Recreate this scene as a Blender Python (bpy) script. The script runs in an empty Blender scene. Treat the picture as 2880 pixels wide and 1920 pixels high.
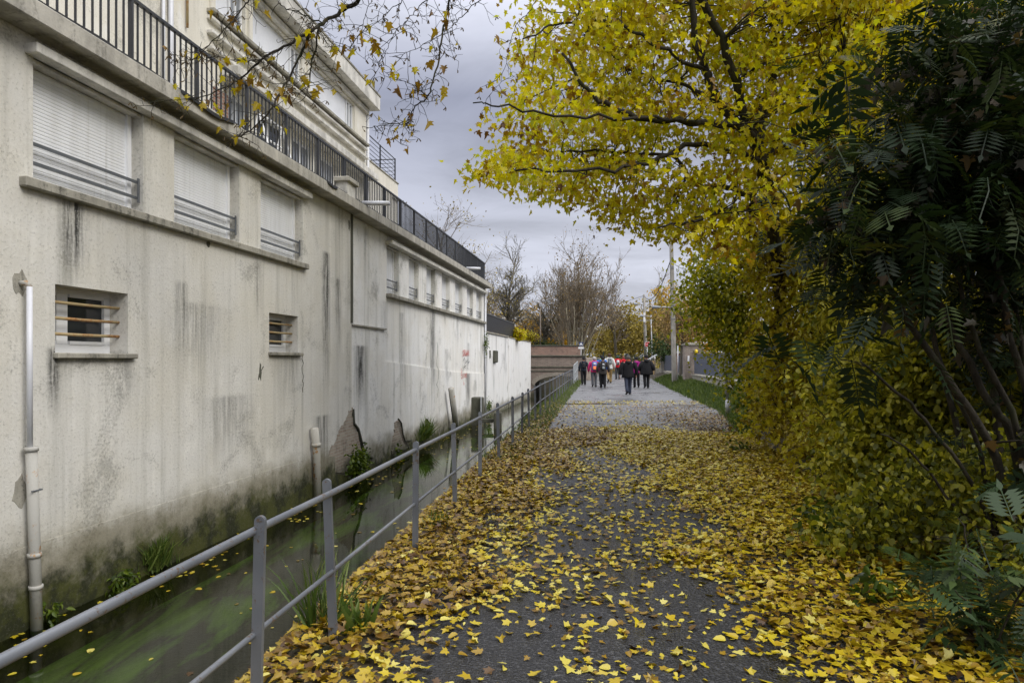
import bpy, math, random
import numpy as np
from mathutils import Vector, Matrix
RNG = np.random.default_rng(11)
R = random.Random(5)
S = bpy.context.scene
COL = S.collection
F, CX, HY, EYE = 1920.0, 1440.0, 1012.0, 1.65      # lens in photo pixels, horizon row, eye height

# ------------------------------------------------------------------ site layout (metres)
TH = math.atan(0.1484)
CT, ST = math.cos(TH), math.sin(TH)
def wall_x(y): return -5.66 + 0.1484 * y
def fence_x(y): return -1.53 + 0.118 * y if y < 20 else 0.83 + 0.136 * (y - 20)
def line_x(y): return 5.0 + 0.125 * y
def edge_x(y): return float(np.interp(y, [-20, 0, 6, 10, 15, 21, 33, 46, 75], [2.0, 2.1, 3.2, 4.1, 5.1, 6.5, 7.95, 9.7, 13.2]))
def rise(y): return float(np.interp(y, [15, 75], [0, 0.48]))
def at(px, py, y): return ((px - CX) * y / F, y, EYE + (HY - py) * y / F)
def on_ground(px, py):
    y = 30.0
    for _ in range(30):
        y = F * (EYE - rise(y)) / (py - HY)
    return ((px - CX) * y / F, y, rise(y))
WATER = -0.95
def uz(px, py, v=0.0):
    "photo pixel -> (u along the facade, z) on the plane v metres behind the facade"
    k = 5.66 + v / CT
    y = k * F / (1725 - px)
    x = (px - CX) * y / F
    return ((x + 5.66) * ST + y * CT, EYE + (HY - py) * y / F)
def w2l(x, y): return ((x + 5.66) * ST + y * CT, -(x + 5.66) * CT + y * ST)
def l2w(u, v): return (-5.66 + u * ST - v * CT, u * CT + v * ST)

# ------------------------------------------------------------------ colours and nodes
def lin(r, g, b):
    f = lambda c: c / 255 / 12.92 if c <= 10 else ((c / 255 + 0.055) / 1.055) ** 2.4
    return (f(r), f(g), f(b), 1.0)
class NT:
    def __init__(s, name):
        s.m = bpy.data.materials.new(name); s.m.use_nodes = True
        s.t = s.m.node_tree; s.t.nodes.clear()
        s.out = s.t.nodes.new('ShaderNodeOutputMaterial')
    def n(s, typ, **kw):
        nd = s.t.nodes.new(typ)
        for k, v in kw.items(): setattr(nd, k, v)
        return nd
    def put(s, sock, v):
        if isinstance(v, bpy.types.NodeSocket): s.t.links.new(v, sock)
        elif v is not None: sock.default_value = v
    def math(s, op, a, b=None, c=None, clamp=False):
        nd = s.n('ShaderNodeMath', operation=op, use_clamp=clamp)
        s.put(nd.inputs[0], a); s.put(nd.inputs[1], b); s.put(nd.inputs[2], c)
        return nd.outputs[0]
    def mix(s, f, a, b, mode='MIX'):
        nd = s.n('ShaderNodeMix', data_type='RGBA', blend_type=mode)
        s.put(nd.inputs[0], f); s.put(nd.inputs[6], a); s.put(nd.inputs[7], b)
        return nd.outputs[2]
    def coord(s, kind='Object'): return s.n('ShaderNodeTexCoord').outputs[kind]
    def pos(s): return s.n('ShaderNodeNewGeometry').outputs['Position']
    def xyz(s, v):
        nd = s.n('ShaderNodeSeparateXYZ'); s.put(nd.inputs[0], v); return nd.outputs
    def comb(s, x, y, z):
        nd = s.n('ShaderNodeCombineXYZ')
        for i, a in enumerate((x, y, z)): s.put(nd.inputs[i], a)
        return nd.outputs[0]
    def scale(s, v, sc):
        nd = s.n('ShaderNodeMapping'); s.put(nd.inputs[0], v); nd.inputs['Scale'].default_value = sc; return nd.outputs[0]
    def noise(s, v, sc, det=4.0, rough=0.55, dist=0.0):
        nd = s.n('ShaderNodeTexNoise'); s.put(nd.inputs['Vector'], v)
        nd.inputs['Scale'].default_value = sc; nd.inputs['Detail'].default_value = det
        nd.inputs['Roughness'].default_value = rough; nd.inputs['Distortion'].default_value = dist
        return nd.outputs['Fac']
    def voro(s, v, sc, feature='F1'):
        nd = s.n('ShaderNodeTexVoronoi', feature=feature); s.put(nd.inputs['Vector'], v); nd.inputs['Scale'].default_value = sc
        return nd.outputs[0]
    def rng(s, v, a, b, c=0.0, d=1.0, smooth=True):
        nd = s.n('ShaderNodeMapRange', interpolation_type='SMOOTHSTEP' if smooth else 'LINEAR')
        for i, q in enumerate((v, a, b, c, d)): s.put(nd.inputs[i], q)
        return nd.outputs[0]
    def ramp(s, f, stops):
        nd = s.n('ShaderNodeValToRGB'); s.put(nd.inputs[0], f)
        e = nd.color_ramp.elements
        while len(e) < len(stops): e.new(0.5)
        for i, (p, c) in enumerate(stops):
            e[i].position = p; e[i].color = (*c[:3], 1.0)
        return nd.outputs[0]
    def attr(s, name):
        return s.n('ShaderNodeAttribute', attribute_name=name).outputs['Fac']
    def bump(s, h, strength, dist=0.01):
        nd = s.n('ShaderNodeBump'); s.put(nd.inputs['Height'], h)
        nd.inputs['Strength'].default_value = strength; nd.inputs['Distance'].default_value = dist
        return nd.outputs[0]
    def bsdf(s, col, rough=0.7, metal=0.0, nrm=None, spec=0.5):
        nd = s.n('ShaderNodeBsdfPrincipled')
        s.put(nd.inputs['Base Color'], col); s.put(nd.inputs['Roughness'], rough); s.put(nd.inputs['Metallic'], metal)
        nd.inputs['Specular IOR Level'].default_value = spec
        if nrm is not None: s.put(nd.inputs['Normal'], nrm)
        return nd.outputs[0]
    def done(s, sh):
        s.put(s.out.inputs[0], sh); return s.m

def plain(name, col, rough=0.7, metal=0.0, var=0.25, scale=6.0, bump=0.15, spec=0.5, dist=0.004):
    t = NT(name); p = t.coord()
    a = t.noise(p, scale, 5); b = t.noise(p, scale * 9, 3)
    f = t.math('ADD', t.math('MULTIPLY', a, 0.65), t.math('MULTIPLY', b, 0.35))
    c = t.mix(t.rng(f, 0.3, 0.7), [x * (1 - var) for x in col[:3]] + [1], [min(1, x * (1 + var * 0.7)) for x in col[:3]] + [1])
    return t.done(t.bsdf(c, rough, metal, t.bump(f, bump, dist), spec))

def leafmat(name, stops, transl=0.4, rough=0.5, gain=1.25, spec=0.4):
    t = NT(name)
    c = t.ramp(t.attr('rnd'), stops)
    p = t.bsdf(c, rough, spec=spec)
    tr = t.n('ShaderNodeBsdfTranslucent')
    t.put(tr.inputs[0], t.mix(1.0, c, (gain, gain, gain * 0.6, 1), 'MULTIPLY'))
    mx = t.n('ShaderNodeMixShader'); mx.inputs[0].default_value = transl
    t.put(mx.inputs[1], p); t.put(mx.inputs[2], tr.outputs[0])
    return t.done(mx.outputs[0])

# ------------------------------------------------------------------ mesh building
class MB:
    def __init__(s): s.v, s.f, s.a = [], [], []
    def add(s, vs, fs, a=0.5):
        o = len(s.v); s.v.extend([tuple(p) for p in vs]); s.f.extend([[i + o for i in q] for q in fs])
        s.a.extend([a] * len(vs))
    def box(s, x0, x1, y0, y1, z0, z1):
        s.add([(x0, y0, z0), (x1, y0, z0), (x1, y1, z0), (x0, y1, z0), (x0, y0, z1), (x1, y0, z1), (x1, y1, z1), (x0, y1, z1)],
              [(3, 2, 1, 0), (4, 5, 6, 7), (0, 1, 5, 4), (1, 2, 6, 5), (2, 3, 7, 6), (3, 0, 4, 7)])
    def bevbox(s, x0, x1, y0, y1, z0, z1, b=0.01):
        import itertools
        X, Y, Z = (x0, x1), (y0, y1), (z0, z1)
        vs = []; idx = {}
        for i, j, k in itertools.product((0, 1), repeat=3):
            sx, sy, sz = (b if i == 0 else -b), (b if j == 0 else -b), (b if k == 0 else -b)
            idx[i, j, k] = len(vs)
            vs += [(X[i], Y[j] + sy, Z[k] + sz), (X[i] + sx, Y[j], Z[k] + sz), (X[i] + sx, Y[j] + sy, Z[k])]
        fs = []
        I = lambda i, j, k, a: idx[i, j, k] + a
        for i in (0, 1):
            q = [I(i, 0, 0, 0), I(i, 1, 0, 0), I(i, 1, 1, 0), I(i, 0, 1, 0)]; fs.append(q if i else q[::-1])
            q = [I(0, i, 0, 1), I(0, i, 1, 1), I(1, i, 1, 1), I(1, i, 0, 1)]; fs.append(q if i else q[::-1])
            q = [I(0, 0, i, 2), I(1, 0, i, 2), I(1, 1, i, 2), I(0, 1, i, 2)]; fs.append(q if i else q[::-1])
        for j in (0, 1):
            for k in (0, 1): fs.append([I(0, j, k, 1), I(1, j, k, 1), I(1, j, k, 2), I(0, j, k, 2)])
        for i in (0, 1):
            for k in (0, 1): fs.append([I(i, 0, k, 0), I(i, 1, k, 0), I(i, 1, k, 2), I(i, 0, k, 2)])
        for i in (0, 1):
            for j in (0, 1): fs.append([I(i, j, 0, 0), I(i, j, 1, 0), I(i, j, 1, 1), I(i, j, 0, 1)])
        for i, j, k in itertools.product((0, 1), repeat=3): fs.append([I(i, j, k, 0), I(i, j, k, 1), I(i, j, k, 2)])
        s.add(vs, fs)
    def tube(s, pts, rad, n=8, cap=True, a=0.5, sq=1.0):
        pts = [Vector(p) for p in pts]
        if not hasattr(rad, '__len__'): rad = [rad] * len(pts)
        vs, fs = [], []
        up = Vector((0, 0, 1))
        t0 = (pts[-1] - pts[0]).normalized() if (pts[-1] - pts[0]).length > 1e-6 else up
        ref = Vector((1, 0, 0)) if abs(t0.z) > 0.8 else up
        for i, p in enumerate(pts):
            t = (pts[min(i + 1, len(pts) - 1)] - pts[max(i - 1, 0)])
            t = t.normalized() if t.length > 1e-9 else t0
            x = ref.cross(t)
            x = x.normalized() if x.length > 1e-4 else t.orthogonal().normalized()
            y = t.cross(x)
            for k in range(n):
                an = 2 * math.pi * k / n
                vs.append(p + x * (math.cos(an) * rad[i]) + y * (math.sin(an) * rad[i] * sq))
        for i in range(len(pts) - 1):
            for k in range(n):
                a0, b0 = i * n + k, i * n + (k + 1) % n
                fs.append((a0, b0, b0 + n, a0 + n))
        if cap and n > 2:
            fs.append(tuple(range(n))[::-1]); fs.append(tuple(range((len(pts) - 1) * n, len(pts) * n)))
        s.add(vs, fs, a)
    def loft(s, rings, n=12, cap=True, a=0.5):
        "rings: (cx, cy, z, rx, ry) elliptical sections"
        vs, fs = [], []
        for (cx, cy, z, rx, ry) in rings:
            for k in range(n):
                an = 2 * math.pi * k / n
                vs.append((cx + math.cos(an) * rx, cy + math.sin(an) * ry, z))
        m = len(rings)
        for i in range(m - 1):
            for k in range(n):
                a0, b0 = i * n + k, i * n + (k + 1) % n
                fs.append((a0, b0, b0 + n, a0 + n))
        if cap:
            fs.append(tuple(range(n))[::-1]); fs.append(tuple(range((m - 1) * n, m * n)))
        s.add(vs, fs, a)
    def prism(s, outline, axis, d0, d1):
        "outline of 2D points extruded along an axis (0=x,1=y,2=z)"
        def P(q, d):
            q = list(q); q.insert(axis, d); return q
        n = len(outline)
        s.add([P(q, d0) for q in outline] + [P(q, d1) for q in outline],
              [tuple(range(n))[::-1], tuple(range(n, 2 * n))] + [(i, (i + 1) % n, n + (i + 1) % n, n + i) for i in range(n)])
    def build(s, name, mat, parent=None, smooth=False, loc=None, rnd=False):
        me = bpy.data.meshes.new(name)
        me.from_pydata(s.v, [], s.f); me.update()
        if rnd:
            at_ = me.attributes.new('rnd', 'FLOAT', 'POINT'); at_.data.foreach_set('value', np.array(s.a, dtype=np.float32))
        return link(name, me, mat, parent, smooth, loc)

def link(name, me, mat, parent=None, smooth=False, loc=None):
    if isinstance(mat, (list, tuple)):
        for m in mat: me.materials.append(m)
    elif mat: me.materials.append(mat)
    if smooth: me.polygons.foreach_set('use_smooth', [True] * len(me.polygons))
    o = bpy.data.objects.new(name, me); COL.objects.link(o)
    if parent: o.parent = parent
    if loc: o.location = loc
    return o
def tag(o, label=None, cat=None, group=None, kind=None):
    if label: o['label'] = label
    if cat: o['category'] = cat
    if group: o['group'] = group
    if kind: o['kind'] = kind
    return o
def empty(name, loc=(0, 0, 0), rz=0.0, label=None, cat=None, group=None):
    o = bpy.data.objects.new(name, None); COL.objects.link(o)
    o.location = loc; o.rotation_euler = (0, 0, rz); o.empty_display_size = 0.2
    return tag(o, label, cat, group)
def copy_tree(o, parent=None):
    c = o.copy(); COL.objects.link(c)
    if parent: c.parent = parent
    for ch in list(o.children): copy_tree(ch, c)
    return c

# ---- leaves: many small faces from one template, placed with numpy
def half_outline(half):
    "mirror a right-half outline (base .. tip) into two folded halves"
    n = len(half)
    v = [(x, y, 0) for x, y in half] + [(-x, y, 0) for x, y in half[1:-1]]
    right = list(range(n))
    left = [0] + [n + i for i in range(n - 2)] + [n - 1]
    return np.array(v, float), [right[::-1], left]
def shape(tpl, fold=0.25, curl=-0.2, side=0.0):
    v, f = tpl
    v = v.copy()
    v[:, 2] = fold * np.abs(v[:, 0]) + curl * v[:, 1] ** 2 + side * v[:, 0] * v[:, 1]
    return v, f
MAPLE = half_outline([(0, 0), (.16, -.10), (.45, .04), (.30, .20), (.56, .50), (.24, .50), (.17, .74), (0, 1.0)])
MAPLE_LOW = half_outline([(0, 0), (.40, .02), (.28, .22), (.52, .52), (.2, .55), (0, 1.0)])
ROUND = half_outline([(0, 0), (.30, .12), (.38, .42), (.24, .78), (0, 1.0)])
OVAL = half_outline([(0, 0), (.2, .25), (.24, .5), (.14, .8), (0, 1.0)])
BIT = half_outline([(0, 0), (.38, .45), (0, 1.0)])
def frond_tpl(pairs=6, droop=0.25, width=.11, length=.36):
    vs, fs = [], []
    def leaflet(b, d, L):
        o = len(vs); d = np.array(d, float); d /= np.linalg.norm(d); sd = np.array((-d[1], d[0], 0))
        b = np.array(b)
        dz = np.array((0, 0, -droop))
        for q in (b, b + d * L * .4 + sd * width * .5 + dz * .02, b + d * L + dz * .35 * L, b + d * L * .4 - sd * width * .5 + dz * .02):
            vs.append(q)
        fs.append([o, o + 1, o + 2, o + 3])
    for i in range(pairs):
        y = .16 + .72 * i / pairs
        L = length * (0.75 + .5 * math.sin(math.pi * (i + 1) / (pairs + 1)))
        z = -droop * y * y
        leaflet((0.01, y, z), (1, .45, 0), L); leaflet((-.01, y, z), (-1, .45, 0), L)
    leaflet((0, .9, -droop * .81), (0, 1, 0), length)
    o = len(vs)
    for y in (0, .5, .92):
        vs.append(np.array((.012, y, -droop * y * y))); vs.append(np.array((-.012, y, -droop * y * y)))
    fs += [[o, o + 2, o + 3, o + 1], [o + 2, o + 4, o + 5, o + 3]]
    return np.array(vs), fs
def frames(normals, spin):
    "orthonormal frames whose z is the normal and whose y (leaf direction) is spun about it"
    n = normals / np.linalg.norm(normals, axis=1, keepdims=True)
    ref = np.where(np.abs(n[:, 2:3]) < 0.9, np.array([[0, 0, 1.0]]), np.array([[1.0, 0, 0]]))
    x = np.cross(ref, n); x /= np.linalg.norm(x, axis=1, keepdims=True)
    y = np.cross(n, x)
    c, s_ = np.cos(spin)[:, None], np.sin(spin)[:, None]
    return np.stack([x * c + y * s_, -x * s_ + y * c, n], axis=1)
def frames_dir(d, roll):
    "frames whose y (leaf direction) is d, rolled about it"
    y = d / np.linalg.norm(d, axis=1, keepdims=True)
    ref = np.where(np.abs(y[:, 2:3]) < 0.95, np.array([[0, 0, 1.0]]), np.array([[1.0, 0, 0]]))
    x = np.cross(y, ref); x /= np.linalg.norm(x, axis=1, keepdims=True)
    z = np.cross(x, y)
    c, s_ = np.cos(roll)[:, None], np.sin(roll)[:, None]
    return np.stack([x * c + z * s_, y, -x * s_ + z * c], axis=1)
def scatter(name, sets, mat, parent=None):
    "sets: list of (template, pos N3, frames N33, size N, rnd N) merged into one mesh"
    V, L, C, A = [], [], [], []
    off = 0
    for (tv, tf), pos, fr, size, rnd in sets:
        N, K = len(pos), len(tv)
        if N == 0: continue
        v = np.einsum('kj,njm->nkm', tv, fr) * size[:, None, None] + pos[:, None, :]
        V.append(v.reshape(-1, 3)); A.append(np.repeat(rnd, K))
        lp = np.concatenate([np.array(f) for f in tf]); cn = np.array([len(f) for f in tf])
        L.append((lp[None, :] + (np.arange(N) * K)[:, None] + off).ravel()); C.append(np.tile(cn, N))
        off += N * K
    V, L, C, A = np.concatenate(V), np.concatenate(L), np.concatenate(C), np.concatenate(A)
    me = bpy.data.meshes.new(name)
    me.vertices.add(len(V)); me.vertices.foreach_set('co', V.astype(np.float32).ravel())
    me.loops.add(len(L)); me.loops.foreach_set('vertex_index', L.astype(np.int32))
    me.polygons.add(len(C))
    st = np.concatenate([[0], np.cumsum(C)[:-1]]).astype(np.int32)
    me.polygons.foreach_set('loop_start', st)
    try: me.polygons.foreach_set('loop_total', C.astype(np.int32))
    except Exception: pass
    a_ = me.attributes.new('rnd', 'FLOAT', 'POINT'); a_.data.foreach_set('value', A.astype(np.float32))
    me.update(calc_edges=True)
    return link(name, me, mat, parent)

# ------------------------------------------------------------------ camera, world, sun
cam = bpy.data.cameras.new('camera'); co = bpy.data.objects.new('camera', cam); COL.objects.link(co)
co.location = (0, 0, EYE); co.rotation_euler = (math.pi / 2, 0, 0)
cam.sensor_width = 36; cam.lens = 24; cam.sensor_fit = 'HORIZONTAL'; cam.shift_y = (HY - 960) / 2880
cam.clip_start = 0.05; cam.clip_end = 3000
S.camera = co
S.view_settings.view_transform = 'Standard'; S.view_settings.look = 'None'
S.view_settings.exposure = 0.38; S.view_settings.gamma = 1.0
S.cycles.use_denoising = True
S.cycles.max_bounces = 8; S.cycles.transparent_max_bounces = 8; S.cycles.diffuse_bounces = 4
S.cycles.caustics_reflective = False; S.cycles.caustics_refractive = False

SUN_EL, SUN_AZ = math.radians(40), math.radians(125)     # azimuth clockwise from +Y (east = +X)
W = bpy.data.worlds.new('World'); S.world = W; W.use_nodes = True
wt = NT.__new__(NT); wt.t = W.node_tree; wt.t.nodes.clear()
wo = wt.n('ShaderNodeOutputWorld')
sky = wt.n('ShaderNodeTexSky', sky_type='NISHITA', sun_disc=False, sun_elevation=SUN_EL, sun_rotation=SUN_AZ, air_density=1.5, dust_density=3.0)
d = wt.coord('Generated'); dx = wt.xyz(d)
# overcast: brightness by elevation (the zenith of an overcast sky is the brightest part), cloud sheets on top
grad = wt.ramp(dx[2], [(0.0, (.195, .200, .222)), (.18, (.172, .177, .200)), (.36, (.098, .103, .128)), (.62, (.40, .405, .43)), (1.0, (.92, .92, .94))])
zz = wt.math('ADD', wt.math('MAXIMUM', dx[2], 0.0), 0.18)
pl = wt.comb(wt.math('DIVIDE', dx[0], zz), wt.math('DIVIDE', dx[1], zz), 0.0)
n1 = wt.noise(wt.scale(pl, (0.8, 1.0, 1.0)), .9, 6, .52, .7)
n2 = wt.noise(wt.scale(pl, (0.7, 1.0, 1.0)), 2.6, 5, .6, .8)
cl = wt.math('ADD', wt.math('MULTIPLY', n1, .75), wt.math('MULTIPLY', n2, .25))
cf = wt.rng(cl, .36, .60, .66, 1.08)
# scale 10: the Background runs at strength 0.1
cloud = wt.mix(1.0, grad, wt.comb(wt.math('MULTIPLY', cf, 29.0), wt.math('MULTIPLY', cf, 29.2), wt.math('MULTIPLY', cf, 30.2)), 'MULTIPLY')
bg = wt.n('ShaderNodeBackground'); wt.put(bg.inputs[0], wt.mix(0.94, sky.outputs[0], cloud)); bg.inputs[1].default_value = 0.1
wt.put(wo.inputs[0], bg.outputs[0])
sl = bpy.data.lights.new('sun', 'SUN'); so = bpy.data.objects.new('sun', sl); COL.objects.link(so)
sl.energy = 1.5; sl.angle = math.radians(28); sl.color = (1.0, 0.965, 0.91)
sv = Vector((math.sin(SUN_AZ) * math.cos(SUN_EL), math.cos(SUN_AZ) * math.cos(SUN_EL), math.sin(SUN_EL)))
so.rotation_euler = (-sv).to_track_quat('-Z', 'Y').to_euler(); so.location = (0, 0, 30)

# ------------------------------------------------------------------ ground, canal bed, path, water
def soil():
    t = NT('soil'); p = t.pos()
    a = t.noise(p, 1.7, 6); b = t.noise(p, 22, 4)
    c = t.ramp(t.math('ADD', t.math('MULTIPLY', a, .6), t.math('MULTIPLY', b, .4)), [(.3, (.018, .014, .008)), (.5, (.045, .035, .018)), (.68, (.05, .06, .02))])
    z = t.xyz(p)[2]
    y = t.xyz(p)[1]
    px_ = t.xyz(p); dw = t.math('SUBTRACT', px_[0], t.math('ADD', t.math('MULTIPLY', px_[1], 0.1484), -5.66))
    bed = t.ramp(t.math('ADD', t.noise(t.scale(p, (1.3, .30, 1)), 1.5, 6, .66, .8), t.rng(dw, .5, 2.6, .07, -.14)), [(.44, (.005, .006, .004)), (.52, (.009, .011, .004)), (.57, (.034, .080, .002)), (.72, (.10, .20, .005))])
    c = t.mix(t.rng(z, WATER - .15, WATER + .02), bed, c)
    return t.done(t.bsdf(c, .85, nrm=t.bump(b, .6, .03)))
M_SOIL = soil()
rows = [-30, -20] + [x * 1.5 - 12 for x in range(0, 40)] + [49, 51, 54, 58, 62, 66, 70, 75, 85, 110, 160, 260, 500, 1200]
mb = MB(); ncol = 0
for y in rows:
    r = rise(y); wx = wall_x(min(y, 75)); fx = fence_x(min(y, 75)); ex = edge_x(min(y, 75)); lx = line_x(min(y, 75))
    dry = y > 66
    bank = .22 if y > 9 else 0.05
    prof = [(-1500, r), (wx - .55, r), (wx - .45, r if dry else -1.4), (fx - 1.1, r if dry else -1.40), (fx - .62, r if dry else -.9), (fx - .32, r - (.0 if dry else .12)), (fx - .18, r), (fx + .3, r),
            ((fx + ex) / 2, r), (ex, r), (ex + .5, r + bank), (max(lx, ex + 1.0), r + bank * 1.8), (max(lx, ex + 1) + 25, r + bank * 2), (1500, r + .6)]
    ncol = len(prof)
    for x, z in prof: mb.v.append((x, y, z)); mb.a.append(.5)
for i in range(len(rows) - 1):
    for k in range(ncol - 1):
        a = i * ncol + k; mb.f.append((a, a + 1, a + 1 + ncol, a + ncol))
tag(mb.build('ground', M_SOIL), kind='structure')

def asphalt():
    t = NT('asphalt'); p = t.pos()
    g1 = t.voro(p, 62); g2 = t.noise(p, 90, 3, .7); big = t.noise(p, .55, 5, .6); mid = t.noise(t.scale(p, (1, .35, 1)), 1.6, 5, .6, .4)
    c = t.ramp(t.math('ADD', t.math('MULTIPLY', g1, .6), t.math('MULTIPLY', g2, .45)), [(.28, (.002, .002, .0025)), (.46, (.008, .008, .009)), (.62, (.022, .022, .0235)), (.80, (.065, .065, .068))])
    y = t.xyz(p)[1]
    far_sheen = t.rng(y, 9, 22)  # sky sheen on the wet asphalt painted as colour, paler with distance
    c = t.mix(t.math('MULTIPLY', far_sheen, .75), c, t.mix(mid, (.155, .155, .158, 1), (.25, .25, .252, 1)))
    c = t.mix(t.rng(big, .52, .66, 0, .6), c, (.012, .012, .013, 1))
    wet = t.rng(t.math('ADD', t.math('MULTIPLY', mid, .6), t.math('MULTIPLY', big, .4)), .42, .60)
    ro = t.math('SUBTRACT', .56, t.math('MULTIPLY', wet, .36))
    h = t.math('ADD', t.math('MULTIPLY', g1, .7), t.math('MULTIPLY', g2, .3))
    return t.done(t.bsdf(c, ro, nrm=t.bump(h, 1.0, .012)))
M_ASPH = asphalt()
mb = MB()
ys = [-12 + 1.0 * k for k in range(0, 74)]
rj = random.Random(3)
for y in ys:
    l, r_ = fence_x(y) + .42 + rj.uniform(-.06, .06), edge_x(y) + rj.uniform(-.08, .08)
    for k in range(5):
        mb.v.append((l + (r_ - l) * k / 4, y, rise(y) + .004 + .012 * math.sin(math.pi * k / 4))); mb.a.append(.5)
for i in range(len(ys) - 1):
    for k in range(4):
        a = i * 5 + k; mb.f.append((a, a + 1, a + 6, a + 5))
tag(mb.build('path', M_ASPH, smooth=True), kind='structure')

def water_mat():
    t = NT('canal_water'); p = t.pos()
    h = t.math('ADD', t.math('MULTIPLY', t.noise(t.scale(p, (2.2, .8, 1)), 2.0, 3, .5, .3), .7), t.math('MULTIPLY', t.noise(t.scale(p, (1, .6, 1)), 9, 2), .3))
    nrm = t.bump(h, .10, .03)
    fr = t.n('ShaderNodeFresnel'); fr.inputs[0].default_value = 1.33; t.put(fr.inputs[1], nrm)
    gl = t.n('ShaderNodeBsdfGlossy'); gl.inputs[0].default_value = (.92, .92, .89, 1); gl.inputs[1].default_value = .035; t.put(gl.inputs[2], nrm)
    tr = t.n('ShaderNodeBsdfTransparent'); tr.inputs[0].default_value = (.66, .68, .50, 1)
    mx = t.n('ShaderNodeMixShader'); t.put(mx.inputs[0], fr.outputs[0]); t.put(mx.inputs[1], tr.outputs[0]); t.put(mx.inputs[2], gl.outputs[0])
    return t.done(mx.outputs[0])
M_WATER = water_mat()
mb = MB()
ys = [-12 + 3 * k for k in range(27)]
for y in ys:
    for x in (wall_x(y) - .42, fence_x(y) - .5): mb.v.append((x, y, WATER)); mb.a.append(.5)
for i in range(len(ys) - 1): mb.f.append((2 * i, 2 * i + 1, 2 * i + 3, 2 * i + 2))
tag(mb.build('canal_water', M_WATER), kind='structure')

# puddle across the path
def puddle():
    t = NT('puddle'); p = t.pos()
    return t.done(t.bsdf((.012, .012, .013, 1), .03, nrm=t.bump(t.noise(p, 6, 2), .02, .01)))
M_PUD = puddle()
def sheet(name, cx, cy, rx, ry, mat, z, seed):
    q = random.Random(seed); mb = MB(); n = 40
    ph = [q.uniform(0, 6.28) for _ in range(4)]
    vs = []
    for k in range(n):
        a = 2 * math.pi * k / n
        rr = 1 + .22 * math.sin(2 * a + ph[0]) + .14 * math.sin(5 * a + ph[1]) + .08 * math.sin(9 * a + ph[2])
        x, y = cx + rx * rr * math.cos(a), cy + ry * rr * math.sin(a)
        vs.append((x, y, rise(y) + z))
    mb.add(vs, [tuple(range(n))]); return mb.build(name, mat)
x, y, _ = on_ground(1668, 1136)
tag(sheet('puddle', x, y, 1.0, .30, M_PUD, .019, 4), kind='structure')
# ================================================================== the riverside building
def stucco(name, base, warm, streaks, algae_top, dirt=.5, seed=0.0, fleck=.35):
    t = NT(name); o = t.coord()
    x = t.xyz(o); u, z = x[0], x[2]
    so_ = t.comb(t.math('ADD', u, seed), x[1], z)
    big = t.noise(so_, .75, 6, .6, .3)
    mid = t.noise(so_, 2.6, 6, .65)
    fine = t.noise(so_, 30, 4, .75)
    col = t.mix(t.rng(big, .35, .65), base, warm)
    # vertical rain streaks, fading in and out with height
    st = t.noise(t.scale(so_, (3.2, 1, .16)), 1.0, 6, .62)
    st2 = t.noise(t.scale(so_, (8.0, 1, .25)), 1.0, 4, .6)
    sk = t.rng(t.math('ADD', t.math('MULTIPLY', st, .65), t.math('MULTIPLY', st2, .35)), .48, .70)
    col = t.mix(t.math('MULTIPLY', sk, dirt), col, [c * .50 for c in base[:2]] + [base[2] * .46, 1])
    lt = t.rng(t.math('SUBTRACT', 1.0, t.math('ADD', t.math('MULTIPLY', st, .6), t.math('MULTIPLY', mid, .4))), .52, .66)
    col = t.mix(t.math('MULTIPLY', lt, .5), col, [min(.86, c * 1.28) for c in base[:3]] + [1])
    # grey blotches of grime
    bl = t.rng(t.math('ADD', t.math('MULTIPLY', t.noise(so_, 1.1, 5, .6, .6), .7), t.math('MULTIPLY', fine, .3)), .53, .66)
    col = t.mix(t.math('MULTIPLY', bl, .55), col, (.19, .185, .16, 1))
    nz = t.math('SUBTRACT', mid, .5)
    brk = t.rng(t.noise(t.scale(so_, (16, 1, 1.1)), 1.0, 5, .7), .36, .58, .25, 1.25)
    for (u0, w, zt, zb, s_, wob) in streaks:
        du = t.math('ABSOLUTE', t.math('ADD', t.math('SUBTRACT', u, u0), t.math('MULTIPLY', nz, wob)))
        a = t.rng(du, w * 1.7, 0.0); b = t.rng(z, zb - .1, zb + (zt - zb) * .75); c = t.rng(z, zt + .06, zt - .02)
        f = t.math('MULTIPLY', t.math('MULTIPLY', a, b), t.math('MULTIPLY', c, t.math('MULTIPLY', brk, t.math('MULTIPLY', t.math('ADD', fine, st2), s_ * .8))), clamp=True)
        col = t.mix(f, col, (.045, .045, .04, 1))
    # plinth dirt, algae and moss near the water
    zn = t.math('ADD', z, t.math('MULTIPLY', t.math('SUBTRACT', t.noise(so_, 1.6, 6, .65), .5), .75))
    col = t.mix(t.rng(zn, algae_top + .32, algae_top - .1, 0, .78), col, (.17, .15, .09, 1))
    zm = t.math('ADD', z, t.math('MULTIPLY', t.math('SUBTRACT', t.noise(so_, 3.2, 7, .7), .5), 1.1))
    col = t.mix(t.rng(zm, algae_top - .02, algae_top - .46, 0, .97), col, t.mix(t.rng(mid, .42, .58), (.018, .022, .006, 1), (.055, .06, .012, 1)))
    col = t.mix(t.rng(fine, .53, .68, 0, fleck), col, (.13, .125, .10, 1))
    col = t.mix(t.math('MULTIPLY', t.rng(fine, .46, .34, 0, .28), t.rng(z, algae_top + .4, algae_top + 1.2)), col, (.80, .79, .74, 1))
    return t.done(t.bsdf(col, .92, nrm=t.bump(t.math('ADD', t.math('MULTIPLY', fine, .9), t.math('MULTIPLY', mid, .6)), .55, .012), spec=.25))

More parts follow.
